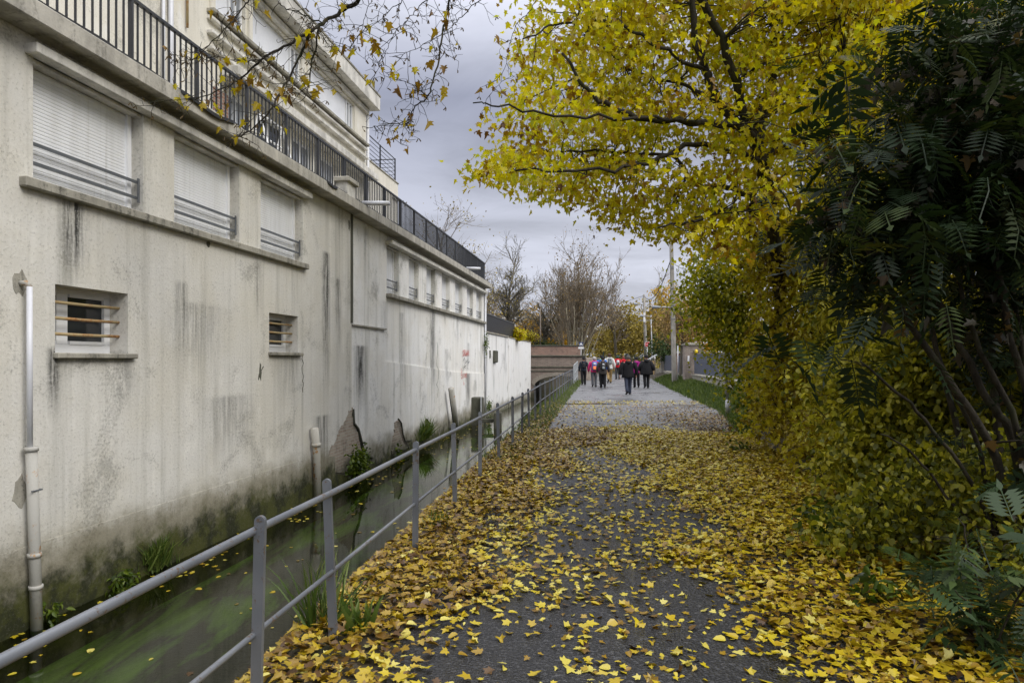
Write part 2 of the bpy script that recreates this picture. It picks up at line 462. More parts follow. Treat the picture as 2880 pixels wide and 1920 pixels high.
ST1 = [(7.24, .16, 3.30, 2.40, 1.0, .12), (6.98, .07, 1.75, 1.05, 1.0, .06), (13.60, .15, 3.75, 0.6, 1.0, .16), (14.22, .11, 3.3, 1.4, .7, .2), (9.05, .12, 2.65, 1.8, .5, .2),
       (8.0, .14, 1.72, 1.0, .45, .3), (12.1, .35, 1.75, .8, .4, .3), (11.0, .12, 3.2, 2.1, .4, .2), (13.4, .3, .55, -.5, .8, .3), (4.9, .12, 2.4, .9, .5, .1), (10.2, .5, 1.1, .1, .45, .5), (9.4, .5, 2.4, 1.4, .4, .6)]
ST2 = [(15.5, .34, 1.95, .2, .95, .15), (15.9, .12, 4.7, 3.0, .5, .1), (21.8, .28, 3.25, -.3, .95, .25), (27.0, .4, 1.1, -.8, 1.0, .2), (27.2, .2, 2.3, 1.2, .6, .2), (18.6, .18, 2.9, .2, .55, .3), (23.6, .2, 2.0, .0, .5, .3), (25.3, .16, 3.2, 1.9, .5, .2), (17.2, .22, 3.1, 1.8, .35, .3), (29.8, .12, 3.2, 0, .6, .1)]
M_ST1 = stucco('stucco_grey', (.66, .645, .595, 1), (.63, .605, .53, 1), ST1, -.25, .72)
M_ST2 = stucco('stucco_pale', (.84, .835, .805, 1), (.77, .75, .69, 1), ST2, -.38, .8, 13.0, .25)
M_ST3 = stucco('stucco_upper', (.76, .735, .66, 1), (.70, .665, .57, 1), [], -9, .42, 31.0, .1)
M_ST4 = stucco('stucco_white', (.82, .82, .80, 1), (.80, .79, .76, 1), [(31.0, .14, 2.9, -.6, .9, .06), (32.9, .06, 1.2, -.6, .8, .05), (36.4, .3, 2.8, .4, .45, .4), (33.5, .2, 2.8, 1.4, .45, .3), (30.6, .16, 2.7, .2, .5, .1)], -.62, .4, 47.0, .1)
def concrete(name, base, top_dirt=.6):
    t = NT(name); o = t.coord(); x = t.xyz(o)
    a = t.noise(t.scale(o, (2.2, 2.2, 1.2)), 1.5, 6, .65); b = t.noise(o, 30, 4, .7); s_ = t.noise(t.scale(o, (9, 1, .8)), 1, 5, .6)
    c = t.mix(t.rng(a, .35, .68), base, [q * .62 for q in base[:3]] + [1])
    c = t.mix(t.rng(t.math('ADD', t.math('MULTIPLY', s_, .6), t.math('MULTIPLY', b, .4)), .49, .64, 0, top_dirt), c, (.07, .068, .055, 1))
    return t.done(t.bsdf(c, .9, nrm=t.bump(b, .5, .01), spec=.3))
M_SLAB = concrete('slab_concrete', (.50, .475, .41, 1), .5)
M_SILL = concrete('sill_concrete', (.38, .36, .30, 1), .85)
M_LINT = concrete('lintel_paint', (.72, .70, .64, 1), .22)
M_DARKC = concrete('mossy_concrete', (.10, .10, .075, 1), .8)
M_SHUT = None
def shutter_mat():
    t = NT('roller_shutter'); o = t.coord()
    c = t.mix(t.rng(t.noise(t.scale(o, (6, 1, .6)), 1.2, 4), .4, .7), (.80, .815, .83, 1), (.74, .75, .755, 1))
    c = t.mix(t.rng(t.noise(t.scale(o, (14, 1, .5)), 1.0, 5, .65), .55, .72, 0, .35), c, (.36, .35, .31, 1))
    return t.done(t.bsdf(c, .42))
M_SHUT = shutter_mat()
M_IRON = plain('dark_iron', (.030, .033, .040, 1), .45, .0, .3, 12, .2)
M_GREYIRON = plain('grey_iron', (.11, .12, .13, 1), .45, 0, .25, 8, .2)
M_PVC = plain('white_pvc', (.64, .65, .68, 1), .38, 0, .06, 4, .05)
def rusty(name, base, amount):
    t = NT(name); o = t.coord()
    a = t.noise(o, 5, 7, .7); b = t.noise(o, 26, 4, .7)
    f = t.rng(t.math('ADD', t.math('MULTIPLY', a, .7), t.math('MULTIPLY', b, .3)), .62 - amount * .25, .68 - amount * .2)
    c = t.mix(f, base, t.mix(t.rng(b, .35, .65), (.22, .075, .018, 1), (.42, .24, .09, 1)))
    return t.done(t.bsdf(c, .8, nrm=t.bump(b, .6, .006)))
M_RUSTPIPE = rusty('rusty_pipe', (.42, .41, .37, 1), .28)
M_RUSTBAR = rusty('rusty_bar', (.40, .31, .16, 1), .52)
M_WFRAME = plain('white_frame', (.80, .81, .82, 1), .35, 0, .05, 3, .03)
def glass_mat():
    t = NT('dark_glass'); o = t.coord()
    return t.done(t.bsdf(t.mix(t.noise(o, 1.3, 2), (.008, .010, .012, 1), (.05, .055, .06, 1)), .06, spec=.6))
M_GLASS = glass_mat()
M_MEMB = plain('black_membrane', (.02, .021, .023, 1), .6, 0, .4, 7, .5, dist=.01)
def brick_mat(name, c1, c2, mortar, scale=1.0, swap=False, w=.22, h=.065):
    t = NT(name); o = t.coord(); x = t.xyz(o)
    v = t.comb(t.math('ADD', x[0], t.math('MULTIPLY', x[1], 1.0)), x[2], 0.0)
    br = t.n('ShaderNodeTexBrick'); t.put(br.inputs['Vector'], v)
    br.inputs['Scale'].default_value = 1.0 / scale
    br.inputs['Color1'].default_value = c1; br.inputs['Color2'].default_value = c2; br.inputs['Mortar'].default_value = mortar
    br.inputs['Brick Width'].default_value = w; br.inputs['Row Height'].default_value = h; br.inputs['Mortar Size'].default_value = .009
    n = t.noise(o, 3.0, 6, .65); f = t.noise(o, 40, 3)
    c = t.mix(t.rng(n, .48, .74, 0, .55), br.outputs[0], (.07, .065, .048, 1))
    c = t.mix(t.rng(f, .5, .8, 0, .4), c, mortar)
    zm = t.math('ADD', x[2], t.math('MULTIPLY', t.math('SUBTRACT', n, .5), 1.2))
    c = t.mix(t.rng(zm, -.25, -.85, 0, .85), c, (.035, .04, .014, 1))
    hgt = t.math('ADD', t.math('MULTIPLY', br.outputs[1], -1.0), t.math('MULTIPLY', f, .5))
    return t.done(t.bsdf(c, .9, nrm=t.bump(hgt, .7, .012)))
M_BRICK = brick_mat('worn_brick', (.40, .34, .27, 1), (.29, .22, .17, 1), (.40, .375, .31, 1), 1.0)
M_BBRICK = brick_mat('bridge_brick', (.25, .19, .155, 1), (.17, .125, .105, 1), (.27, .25, .21, 1), 1.0, w=.24, h=.085)
M_RBRICK = brick_mat('red_brick', (.30, .155, .105, 1), (.23, .12, .085, 1), (.34, .31, .26, 1), 1.0)

rz = math.pi / 2 - TH
B = empty('apartment_building', (-5.66, 0, 0), rz, 'stained grey rendered building rising straight from the canal, shuttered windows below a long balcony', 'building')

def wall_mesh(mb, us, zs, holes, v=0.0, depth=.3):
    "front face with rectangular holes, plus the reveals of each hole"
    us = sorted(set([round(a, 4) for a in us] + [round(q, 4) for h in holes for q in h[:2]]))
    zs = sorted(set([round(a, 4) for a in zs] + [round(q, 4) for h in holes for q in h[2:4]]))
    idx = {}
    def V(a, b):
        if (a, b) not in idx: idx[a, b] = len(mb.v); mb.v.append((a, v, b)); mb.a.append(.5)
        return idx[a, b]
    for i in range(len(us) - 1):
        for j in range(len(zs) - 1):
            cu, cz = (us[i] + us[i + 1]) / 2, (zs[j] + zs[j + 1]) / 2
            if any(h[0] < cu < h[1] and h[2] < cz < h[3] for h in holes): continue
            mb.f.append((V(us[i], zs[j]), V(us[i + 1], zs[j]), V(us[i + 1], zs[j + 1]), V(us[i], zs[j + 1])))
    for (a, b, c, d_) in [h[:4] for h in holes]:
        mb.add([(a, v, c), (b, v, c), (b, v, d_), (a, v, d_), (a, v + depth, c), (b, v + depth, c), (b, v + depth, d_), (a, v + depth, d_)],
               [(0, 1, 5, 4), (1, 2, 6, 5), (2, 3, 7, 6), (3, 0, 4, 7)])

def pu(px): return uz(px, HY)[0]
# openings taken from the photo on the facade plane
sill1, head1, sill2, head2 = 3.40, 4.60, 3.32, 4.55
win1 = [(pu(93), pu(397)), (pu(490), pu(672)), (pu(733), pu(852))]
win1[1] = (win1[1][0], win1[1][0] + 1.55); win1[0] = (win1[0][0], win1[0][0] + 1.58); win1[2] = (win1[2][0], win1[2][0] + 1.5)
w2px = [(1093, 1127), (1155, 1182), (1204, 1228), (1247, 1269), (1284, 1304), (1317, 1334), (1343, 1358)]
win2 = [(pu(a), pu(b)) for a, b in w2px]
bas = [(pu(155), pu(360), 1.72, 2.42), (pu(757), pu(838), 1.78, 2.43)]
U_JOINT = pu(989); U_END = pu(1364)
mb = MB()
wall_mesh(mb, [-6, 0, 3, U_JOINT], [-1.4, -.14, 5.0], [(a, b, sill1, head1) for a, b in win1] + bas, 0.0, .30)
mb.add([(U_JOINT, 0, -1.4), (U_JOINT, .25, -1.4), (U_JOINT, .25, 5.0), (U_JOINT, 0, 5.0)], [(0, 1, 2, 3)])
mb.build('wall', M_ST1, B)
mb = MB()
wall_mesh(mb, [U_JOINT, 18, 24, U_END], [-1.4, 0, 4.8], [(a, b, sill2, head2) for a, b in win2], 0.05, .24)
mb.add([(U_END, .05, -1.4), (U_END, 9, -1.4), (U_END, 9, 4.8), (U_END, .05, 4.8)], [(0, 1, 2, 3)])
mb.build('wall', M_ST2, B)['label'] = 'paler streaked stretch of wall'
# patch of thicker render under a stepped ledge
mb = MB()
ua, ub = U_JOINT + .02, pu(1086); zl = uz(989, 915)[1]
mb.prism([(ua, -1.4), (U_END - .01, -1.4), (U_END - .01, 1.05), (24, 1.25), (20.5, 1.45), (ub + .05, 1.62), (ub, zl - .1), (ua, zl)], 1, .022, .06)
mb.build('render_coat', M_ST2, B)
mb = MB(); mb.box(ua, ub, -.02, .05, zl, zl + .035); mb.build('ledge', M_SILL, B)
# projecting plinth course
mb = MB(); mb.prism([(-6, -1.4), (U_JOINT - .9, -1.4), (U_JOINT - .9, -.30), (U_JOINT - 2.4, -.16), (-6, -.12)], 1, -.007, .02)
mb.build('plinth', M_ST1, B)
# dark open joint between the two stretches
mb = MB(); mb.box(U_JOINT - .06, U_JOINT + .06, -.012, .045, zl + .05, 4.8); mb.build('expansion_joint', M_DARKC, B)
# lintel canopies
for a, b, z0, z1, vb in ((win1[0][0] - .10, win1[2][1] + .12, 4.60, 4.70, .12), (win2[0][0] - .1, U_END - .02, 4.55, 4.65, .17)):
    mb = MB(); mb.bevbox(a, b, -.14, vb, z0, z1, .008)
    mb.build('lintel', M_LINT, B)
for a, b, z1, vb in ((win1[0][0] - .16, win1[2][1] + .1, sill1, .14), (win2[0][0] - .05, U_END - .02, sill2, .15)):
    mb = MB(); n = 60; rr = random.Random(9)
    mb.bevbox(a, b, -.085, vb, z1 - .095, z1 + .004, .012)
    mb.build('window_sill', M_SILL, B)
# shuttered windows
def shutter_window(a, b, z0, z1, v0, box_h=.035):
    root = empty('window'); root.parent = B
    m = MB(); n = int((z1 - box_h - z0) / .037); vv = v0 + .15
    zt = z1 - box_h
    vs, fs = [], []
    a2, b2 = a + .012, b - .115
    for i in range(n + 1):
        z = z0 + (zt - z0) * i / n
        for (dz, dv) in ((0, .002), (.007, -.003), (.029, -.003)):
            vs += [(a2, vv + dv, min(z + dz, zt)), (b2, vv + dv, min(z + dz, zt))]
    for i in range(len(vs) // 2 - 1): fs.append((2 * i, 2 * i + 1, 2 * i + 3, 2 * i + 2))
    m.add(vs, fs); m.build('shutter', M_SHUT, root)
    m = MB(); m.box(a + .002, b - .002, v0 + .02, v0 + .22, zt, z1 - .002)
    m.build('shutter_box', M_LINT, root)
    m = MB(); m.box(b2, b2 + .055, vv - .03, vv + .05, z0, zt); m.box(b2 + .055, b - .002, vv + .005, vv + .06, z0, zt)
    m.build('guide_rail', M_WFRAME, root)
    m = MB()
    for zz_ in (z0 + .17, z0 + .36): m.box(a + .002, b - .03, v0 + .055, v0 + .075, zz_, zz_ + .032)
    m.box(b - .045, b - .008, v0 + .04, v0 + .05, z0 + .13, z0 + .42)
    m.build('guard_rail', M_GREYIRON, root)
for a, b in win1: shutter_window(a, b, sill1 + .006, head1, 0.0)
for a, b in win2: shutter_window(a, b, sill2 + .006, head2, 0.05, .03)
# barred basement windows
def basement(a, b, z0, z1):
    root = empty('basement_window'); root.parent = B
    m = MB(); v = .235
    for (p, q, r_, s_) in ((a, b, z0, z0 + .10), (a, b, z1 - .06, z1), (a, a + .05, z0 + .1, z1 - .06), (b - .09, b, z0 + .1, z1 - .06), ((a + b) / 2 - .25, (a + b) / 2 - .10, z0 + .1, z1 - .06)):
        m.box(p + .001, q - .001, v, v + .06, r_ + .001, s_ - .001)
    for (p, q) in ((a + .05, (a + b) / 2 - .25), ((a + b) / 2 - .10, b - .09)):
        for (r_, s_) in ((z0 + .1, z0 + .135), (z1 - .09, z1 - .06)): m.box(p + .02, q - .02, v - .012, v + .02, r_, s_)
    m.build('window_frame', M_WFRAME, root)
    m = MB(); m.box(a + .02, b - .02, v + .035, v + .045, z0 + .05, z1 - .03); m.build('glass', M_GLASS, root)
    for k in range(3):
        m = MB(); z = z0 + (z1 - z0) * (.29 + .235 * k)
        m.tube([(a - .0, .12, z), ((a + b) / 2, .117, z - .004), (b - .002, .12, z)], .017, 8); m.build('bar', M_RUSTBAR, root, True)
    m = MB(); m.bevbox(a - .03, b + .09, -.07, .24, z0 - .055, z0 + .004, .01); m.build('window_sill', M_SILL, root)
for h in bas: basement(*h)
# holes and scars in the render
def scar(name, px, py, w, h, mat, seed, v=-.004, n=14):
    u, z = uz(px, py); q = random.Random(seed); m = MB()
    m.prism([(u + w * math.cos(2 * math.pi * k / n) * q.uniform(.6, 1.2), z + h * math.sin(2 * math.pi * k / n) * q.uniform(.6, 1.2)) for k in range(n)][::-1], 1, v, .01)
    return m.build(name, mat, B)
scar('wall_hole', 586, 687, .05, .05, M_DARKC, 1); scar('render_chip', 732, 1046, .035, .16, M_DARKC, 2)
scar('mortar_patch', 58, 797, .09, .13, M_SILL, 3); scar('mortar_patch', 56, 1380, .09, .16, M_SILL, 4)
scar('vent_plate', 982, 632, .07, .12, M_SILL, 8)
# exposed brick where the render has fallen, with a dark crack beside it
def brickpatch(px, seed):
    pts = [uz(a, b) for a, b in px]; out = []; q = random.Random(seed)
    for (u0, z0), (u1, z1) in zip(pts, pts[1:] + pts[:1]):
        for k in range(6): t_ = k / 6; out.append((u0 + (u1 - u0) * t_ + q.gauss(0, .035), z0 + (z1 - z0) * t_ + q.gauss(0, .035)))
    m = MB(); m.prism(out, 1, -.003, .03); m.build('exposed_brick', M_BRICK, B)
brickpatch([(900, 1335), (925, 1280), (948, 1225), (965, 1190), (978, 1160), (991, 1150), (993, 1180), (1004, 1205), (1012, 1245), (1022, 1290), (1045, 1340)], 1)
brickpatch([(1100, 1275), (1108, 1225), (1113, 1192), (1121, 1178), (1128, 1192), (1130, 1215), (1134, 1240), (1146, 1243), (1152, 1262)], 2)
def crack(pxs, w=.03):
    m = MB(); m.tube([(uz(a, b)[0], -.004, uz(a, b)[1]) for a, b in pxs], [w * (.5 + .5 * R.random()) for _ in pxs], 5, sq=.6); m.build('crack', M_DARKC, B)
crack([(992, 1150), (994, 1190), (1006, 1206), (1012, 1230), (1020, 1262), (1034, 1282), (1050, 1288)], .05)
crack([(1120, 1177), (1128, 1190), (1132, 1220), (1138, 1240), (1158, 1237)], .035)
crack([(1200, 1178), (1207, 1190), (1208, 1200)], .04)
for ck in ([(850, 1000), (852, 1060), (848, 1110)], [(1230, 960), (1232, 1060), (1228, 1130)]): crack([(a + R.uniform(-3, 3), b + R.uniform(-3, 3)) for (a0, b0), (a1, b1) in zip(ck, ck[1:]) for a, b in [(a0 + (a1 - a0) * k / 6, b0 + (b1 - b0) * k / 6) for k in range(6)]], .006)
crack([(740, 1030), (735, 1040), (728, 1052), (726, 1068)], .012)
# balcony slab, its membrane upstand
zs0, zs1 = 4.80, 5.0
mb = MB(); mb.bevbox(-6, U_END + .1, -.30, 3.5, zs0, zs1, .012); mb.build('balcony_slab', M_SLAB, B)
mb = MB(); vs, fs = [], []; q = random.Random(4); n = 150
hh = 0
for i in range(n + 1):
    u = 3 + (U_END - 3.1) * i / n
    hh = .6 * hh + .4 * q.uniform(-1, 1)
    sag = .10 * math.exp(-((u - 9.2) / .5) ** 2) + .06 * math.exp(-((u - 13.2) / .25) ** 2)
    z = zs1 + .035 + .025 * hh - sag
    o = -.308 - sag * .4 if sag > .02 else -.262
    vs += [(u, o, z - .045), (u, o + .0, z), (u, o + .06, z + .012)]
for i in range(n):
    for k in (0, 1): fs.append((3 * i + k, 3 * i + 3 + k, 3 * i + 4 + k, 3 * i + 1 + k))
mb.add(vs, fs); mb.build('membrane', M_MEMB, B)
# balcony railing: posts, rails, one bar grille per bay
BR = empty('balcony_railing'); BR.parent = B
zt = 5.86; v0 = -.02
mb = MB(); mb.box(-3, U_END - .05, v0 - .025, v0 + .025, zt, zt + .035); mb.build('top_rail', M_IRON, BR)
mb = MB(); mb.box(-3, U_END - .05, v0 - .016, v0 + .016, zs1 + .09, zs1 + .12); mb.build('bottom_rail', M_IRON, BR)
pu_list = [-1.7, -.4, .9, 2.2, 3.5, 4.75, 6.05] + [8.07 + 1.275 * k - .0 for k in range(0, 18)]
pu_list = [p for p in pu_list if p < U_END - .1]
for i, p in enumerate(pu_list):
    mb = MB(); mb.box(p - .017, p + .017, v0 - .026, v0 + .026, zs1 - .002, zt - .002); mb.build('post', M_IRON, BR)
    nx = pu_list[i + 1] if i + 1 < len(pu_list) else U_END - .06
    k = max(1, round((nx - p) / .116)); mb = MB()
    for j in range(1, k):
        u = p + (nx - p) * j / k
        mb.box(u - .007, u + .007, v0 - .011, v0 + .011, zs1 + .121, zt - .001)
    mb.build('bar_grille', M_IRON, BR)
mb = MB(); mb.box(U_END - .09, U_END - .05, v0 - .02, 2.2, zt + .002, zt + .035); mb.box(U_END - .09, U_END - .05, v0 + .03, 2.2, zs1 + .3, zt); mb.build('end_screen', M_IRON, BR)
# upper storeys, set back
VS = 2.0
u_r = uz(1030, 400, VS)[0]
def zu(px, py, v=VS): return uz(px, py, v)[1]
mb = MB()
ub0 = uz(581, 39, VS)[0]
up_win = []
uw = [( uz(a, HY, VS)[0], uz(b, HY, VS)[0]) for a, b in ((600, 690), (705, 850), (868, 998))]
for a, b in uw: up_win.append((a, b, 8.32, 9.22))
lo = [(uz(a, HY, VS)[0], uz(b, HY, VS)[0]) for a, b in ((640, 700), (722, 800), (822, 880), (900, 946), (960, 995))]
for a, b in lo: up_win.append((a, b, 5.08, 7.05))
wall_mesh(mb, [-6, 2, u_r], [5.0, 9.4], up_win, VS, .22)
mb.add([(u_r, VS, 5.0), (u_r, 9, 5.0), (u_r, 9, 9.8), (u_r, VS, 9.8)], [(0, 1, 2, 3)])
mb.add([(-6, VS, 9.4), (u_r, VS, 9.4), (u_r, VS, 9.8), (-6, VS, 9.8)], [(0, 1, 2, 3)])
mb.build('wall', M_ST3, B)['label'] = 'set back cream upper storey wall'
mb = MB(); mb.bevbox(-6, u_r + .28, VS - .36, 9.2, 9.46, 9.88, .015); mb.build('cornice', M_LINT, B)
mb = MB(); mb.box(-6, u_r + .30, VS - .38, VS - .30, 9.881, 9.93); mb.build('roof_edge', M_SILL, B)
mb = MB(); mb.box(-6, u_r + .01, VS - .10, VS + .01, 9.27, 9.40); mb.build('frieze', M_LINT, B)
for z0, z1, d_, mt in ((8.22, 8.30, .16, M_SILL), (8.10, 8.17, .10, M_LINT), (7.82, 7.89, .13, M_LINT), (7.52, 7.59, .13, M_LINT)):
    mb = MB(); mb.bevbox(ub0, u_r - .12, VS - d_, VS + .01, z0, z1, .01); mb.build('moulding', mt, B)
mb = MB(); mb.bevbox(ub0 + .4, u_r - .05, VS - .42, VS + .01, 7.18, 7.36, .012); mb.build('canopy', M_LINT, B)
M_PANEL = plain('white_panel', (.76, .78, .82, 1), .5, 0, .06, 3, .02)
M_BLIND = plain('ochre_blind', (.62, .40, .16, 1), .7, 0, .1, 3, .02)
M_GREYPANE = plain('grey_curtain_pane', (.30, .32, .35, 1), .15, 0, .4, 1.2, 0)
for i, (a, b) in enumerate(uw):
    w = MB(); w.box(a + .01, b - .52, VS + .10, VS + .14, 8.325, 9.21); w.build('panel', M_PANEL, B)
    root = empty('window'); root.parent = B
    m = MB()
    for (p, q, r_, s_) in ((b - .5, b - .01, 8.33, 8.39), (b - .5, b - .01, 9.15, 9.21), (b - .5, b - .44, 8.39, 9.15), (b - .07, b - .01, 8.39, 9.15), (b - .29, b - .23, 8.39, 9.15)): m.box(p, q, VS + .07, VS + .13, r_ + .001, s_ - .001)
    m.build('window_frame', M_WFRAME, root)
    m = MB(); m.box(b - .46, b - .05, VS + .10, VS + .11, 8.37, 9.17); m.build('glass', M_GREYPANE, root)
    m = MB(); m.box(a - .14, a - .002, VS - .05, VS + .01, 8.31, 9.26); m.build('pilaster', M_ST3, B)
for i, (a, b) in enumerate(lo):
    root = empty('balcony_door'); root.parent = B
    m = MB()
    for (p, q, r_, s_) in ((a, b, 5.08, 5.16), (a, b, 6.97, 7.05), (a, a + .07, 5.16, 6.97), (b - .07, b, 5.16, 6.97), ((a + b) / 2 - .035, (a + b) / 2 + .035, 5.16, 6.97)): m.box(p + .001, q - .001, VS + .08, VS + .14, r_ + .001, s_ - .001)
    m.build('door_frame', M_WFRAME, root)
    m = MB(); m.box(a + .03, b - .03, VS + .11, VS + .12, 5.1, 7.0); m.build('glass', M_GLASS if i in (1,) else M_GREYPANE, root)
    if i == 3:
        m = MB(); m.box(a + .06, b - .06, VS + .095, VS + .103, 5.2, 6.3); m.build('blind', M_BLIND, root)
    if i == 0:
        m = MB(); m.box(a - .5, a - .02, VS - .03, VS + .01, 5.1, 6.9); m.build('brick_panel', M_RBRICK, B)  # thin panel with a red brick pattern beside the first door
# pipes on the terrace wall and at the corner
for k, (px, r_, mt, z0, z1) in enumerate(((473, .045, M_PVC, 5.0, 9.2), (520, .022, M_RUSTBAR, 7.6, 9.2), (452, .03, M_PVC, 5.0, 9.2))):
    u = uz(px, HY, VS)[0]; mb = MB(); mb.tube([(u, VS - .05, z0), (u, VS - .05, z1)], r_, 8); mb.build('downpipe', mt, B, True)
mb = MB(); mb.tube([(u_r + .06, VS - .03, 5.0), (u_r + .06, VS - .03, 9.45)], .05, 8); mb.build('downpipe', M_PVC, B, True)
mb = MB(); mb.tube([(-4, .55, 5.40), (ub0 + 7, .55, 5.40)], .035, 8)
for u in np.arange(-3, ub0 + 7, 1.6): mb.tube([(u, .55, 5.0), (u, .55, 5.40)], .02, 6)
mb.build('terrace_pipe', M_RUSTPIPE, B, True)
# folded white garden frame standing on the terrace
mb = MB(); uu = uz(742, HY, .9)[0]
for du in (0, .9):
    mb.tube([(uu + du, .6, 5.0), (uu + du, 1.0, 6.3)], .022, 6); mb.tube([(uu + du, 1.3, 5.0), (uu + du, 1.0, 6.3)], .022, 6)
for zq in (5.45, 5.9, 6.3): mb.tube([(uu, 1.0, zq), (uu + .9, 1.0, zq)], .02, 6)
fr_ = mb.build('clothes_rack', M_WFRAME, None)
fr_.location = (-5.66, 0, 0); fr_.rotation_euler = (0, 0, rz)
tag(fr_, 'white metal clothes rack standing behind the balcony bars', 'rack')
# vent stack and overflow spouts at the slab edge
mb = MB(); ua = uz(978, HY, -.28)[0]; mb.box(ua, ua + .45, -.27, -.01, 5.0, 5.26); mb.build('vent_stack', M_LINT, B)
mb = MB(); mb.bevbox(ua - .06, ua + .52, -.33, .0, 5.262, 5.36, .015); mb.build('vent_cap', M_SLAB, B)
for px, py, L in ((1026, 583, .5), (1316, 768, .42)):
    u, z = uz(px, py, -.25); mb = MB(); mb.tube([(u, -.2, 5.06), (u + .02, -.30 - L, 5.04)], .05, 10); mb.build('overflow_spout', M_PVC, B, True)
mb = MB(); mb.bevbox(U_END - .05, U_END + .55, .0, 1.2, 4.55, 5.02, .02); mb.build('gutter_box', M_LINT, B)
# stair block beyond the corner, with a thin wire railing
SB0, SB1 = u_r + .02, uz(1121, 518, VS)[0]
mb = MB(); mb.box(SB0, SB1, VS + .02, 8.0, 5.0, 7.92); mb.build('stair_block', M_ST3, B)
mb = MB(); mb.bevbox(SB0 + .01, SB1 + .03, VS - .01, 8.02, 7.921, 7.97, .01); mb.build('coping', M_SILL, B)
SR = empty('roof_railing'); SR.parent = B
mb = MB()
for k in range(6): mb.tube([(SB0, VS + .12, 8.12 + .14 * k), (SB1 - .02, VS + .12, 8.12 + .14 * k), (SB1 - .02, 6, 8.12 + .14 * k)], .011 if k < 5 else .02, 5)
mb.build('rail_wires', M_IRON, SR)
for u in (SB0 + .1, (SB0 + SB1) / 2, SB1 - .03):
    mb = MB(); mb.box(u - .02, u + .02, VS + .1, VS + .14, 7.97, 8.84); mb.build('post', M_IRON, SR)
u, z = uz(1100, 545, VS); mb = MB(); mb.tube([(SB1 - .75, VS - .03, 7.35), (SB1 - .1, VS - .03, 7.33)], .05, 8); mb.build('wall_pipe', M_PVC, B, True)

# drain pipes down the facade
def fp(px, py, v=-.07): u, z = uz(px, py, v); return (u, v, z)
mb = MB(); a = fp(62, 797, -.02); b = fp(82, 800, -.08)
mb.tube([(a[0], .02, a[2]), (b[0] - .02, -.07, b[2] + .015), (b[0], -.09, b[2] - .03)], .026, 10); mb.build('pipe_elbow', M_RUSTPIPE, B, True)
mb = MB(); mb.tube([fp(83, 806, -.09), fp(84, 1258, -.09)], .026, 12); mb.build('waste_pipe', M_PVC, B, True)
LP = MB(); LP.tube([fp(88, 1258, -.09), fp(96, 1500, -.09), fp(104, 1780, -.09)], [.05, .05, .052], 14)
for (px, py) in ((88, 1262), (97, 1560), (101, 1650)):
    c = fp(px, py, -.09); LP.tube([(c[0], c[1], c[2] - .02), (c[0], c[1], c[2] + .02)], .062, 14)
LP.build('soil_pipe', M_RUSTPIPE, B, True)
mb = MB(); c = fp(91, 1378, -.09); mb.tube([(c[0] - .06, c[1] - .05, c[2]), (c[0] + .06, c[1] - .05, c[2]), (c[0] + .06, .0, c[2])], .008, 6); mb.build('pipe_bracket', M_GREYIRON, B)
mb = MB(); mb.tube([fp(884, 1204, -.1), fp(890, 1262, -.1), fp(894, 1420, -.1)], [.075, .07, .068], 14)
c = fp(889, 1250, -.1); mb.tube([(c[0], c[1], c[2] - .03), (c[0], c[1], c[2] + .03)], .088, 14)
mb.build('soil_pipe', rusty('half_rusted_pipe', (.50, .48, .42, 1), .42), B, True)
mb = MB(); mb.tube([fp(1269, 1092, -.2), fp(1284, 1208, -.2)], .105, 12); mb.build('leaning_pipe', M_RUSTPIPE, B, True)
mb = MB(); mb.tube([fp(1263, 1096, -.14), fp(1276, 1200, -.14)], .02, 6); mb.build('pipe_bracket', M_IRON, B)
mb = MB(); mb.tube([(U_END + .08, -.0, -.8), (U_END + .08, -.0, 4.6)], .05, 8); mb.build('downpipe', M_PVC, B, True)
# red and black graffiti: hand-drawn strokes on the render
def graffiti(strokes, px0, py0, sx, sy, mat, w):
    m = MB()
    for st_ in strokes:
        pts = [uz(px0 + a * sx, py0 + b * sy) for a, b in st_]
        for (u0, z0), (u1, z1) in zip(pts[:-1], pts[1:]):
            d_ = math.hypot(u1 - u0, z1 - z0) or 1; nx_, nz_ = -(z1 - z0) / d_ * w, (u1 - u0) / d_ * w
            e = [(u0 + nx_, z0 + nz_), (u0 - nx_, z0 - nz_), (u1 - nx_, z1 - nz_), (u1 + nx_, z1 + nz_)]
            m.add([(p, .017, q_) for p, q_ in e], [(0, 1, 2, 3)])
    m.build('graffiti', mat, B)
M_RED = plain('red_paint', (.55, .05, .03, 1), .6, 0, .15, 9, 0); M_BLK = plain('black_paint', (.03, .03, .032, 1), .6, 0, .2, 9, 0)
Dl = [[(0, 0), (0, 1)], [(0, 0), (.7, .35), (.6, .8), (0, 1)]]
def sh(l, dx): return [[(a + dx, b) for a, b in s_] for s_ in l]
word1 = Dl + sh([[(0, 1), (0, 0), (.6, .1), (.6, .45), (0, .5), (.7, 1)]], 1) + sh([[(0, 0), (.2, 1), (.4, .4), (.6, 1), (.8, 0)]], 2) + sh([[(0, 1), (.35, 0), (.7, 1)], [(.15, .65), (.55, .65)]], 3) + sh([[(0, 1), (0, 0), (.6, 1), (.6, 0)]], 4)
graffiti(word1, 1304, 984, 3.6, 17, M_RED, .016)
word2 = [[(.7, 0), (.2, -.6)], [(.8, -.1), (.1, .2), (.1, .9), (.7, 1.05)], [(.1, .5), (.6, .45)]] + sh([[(0, .2), (.1, .9), (.5, .9), (.5, .2)]], 1) + sh([[(.3, .2), (0, .5), (.3, .9), (.6, .5), (.3, .2)]], 2) + sh([[(0, .55), (.5, .5), (.3, .2), (0, .6), (.5, .9)]], 2.9) + sh([[(0, .9), (0, .2), (.5, .3), (.5, .9)]], 3.7)
graffiti(word2, 1298, 1046, 3.9, 18, M_RED, .016)
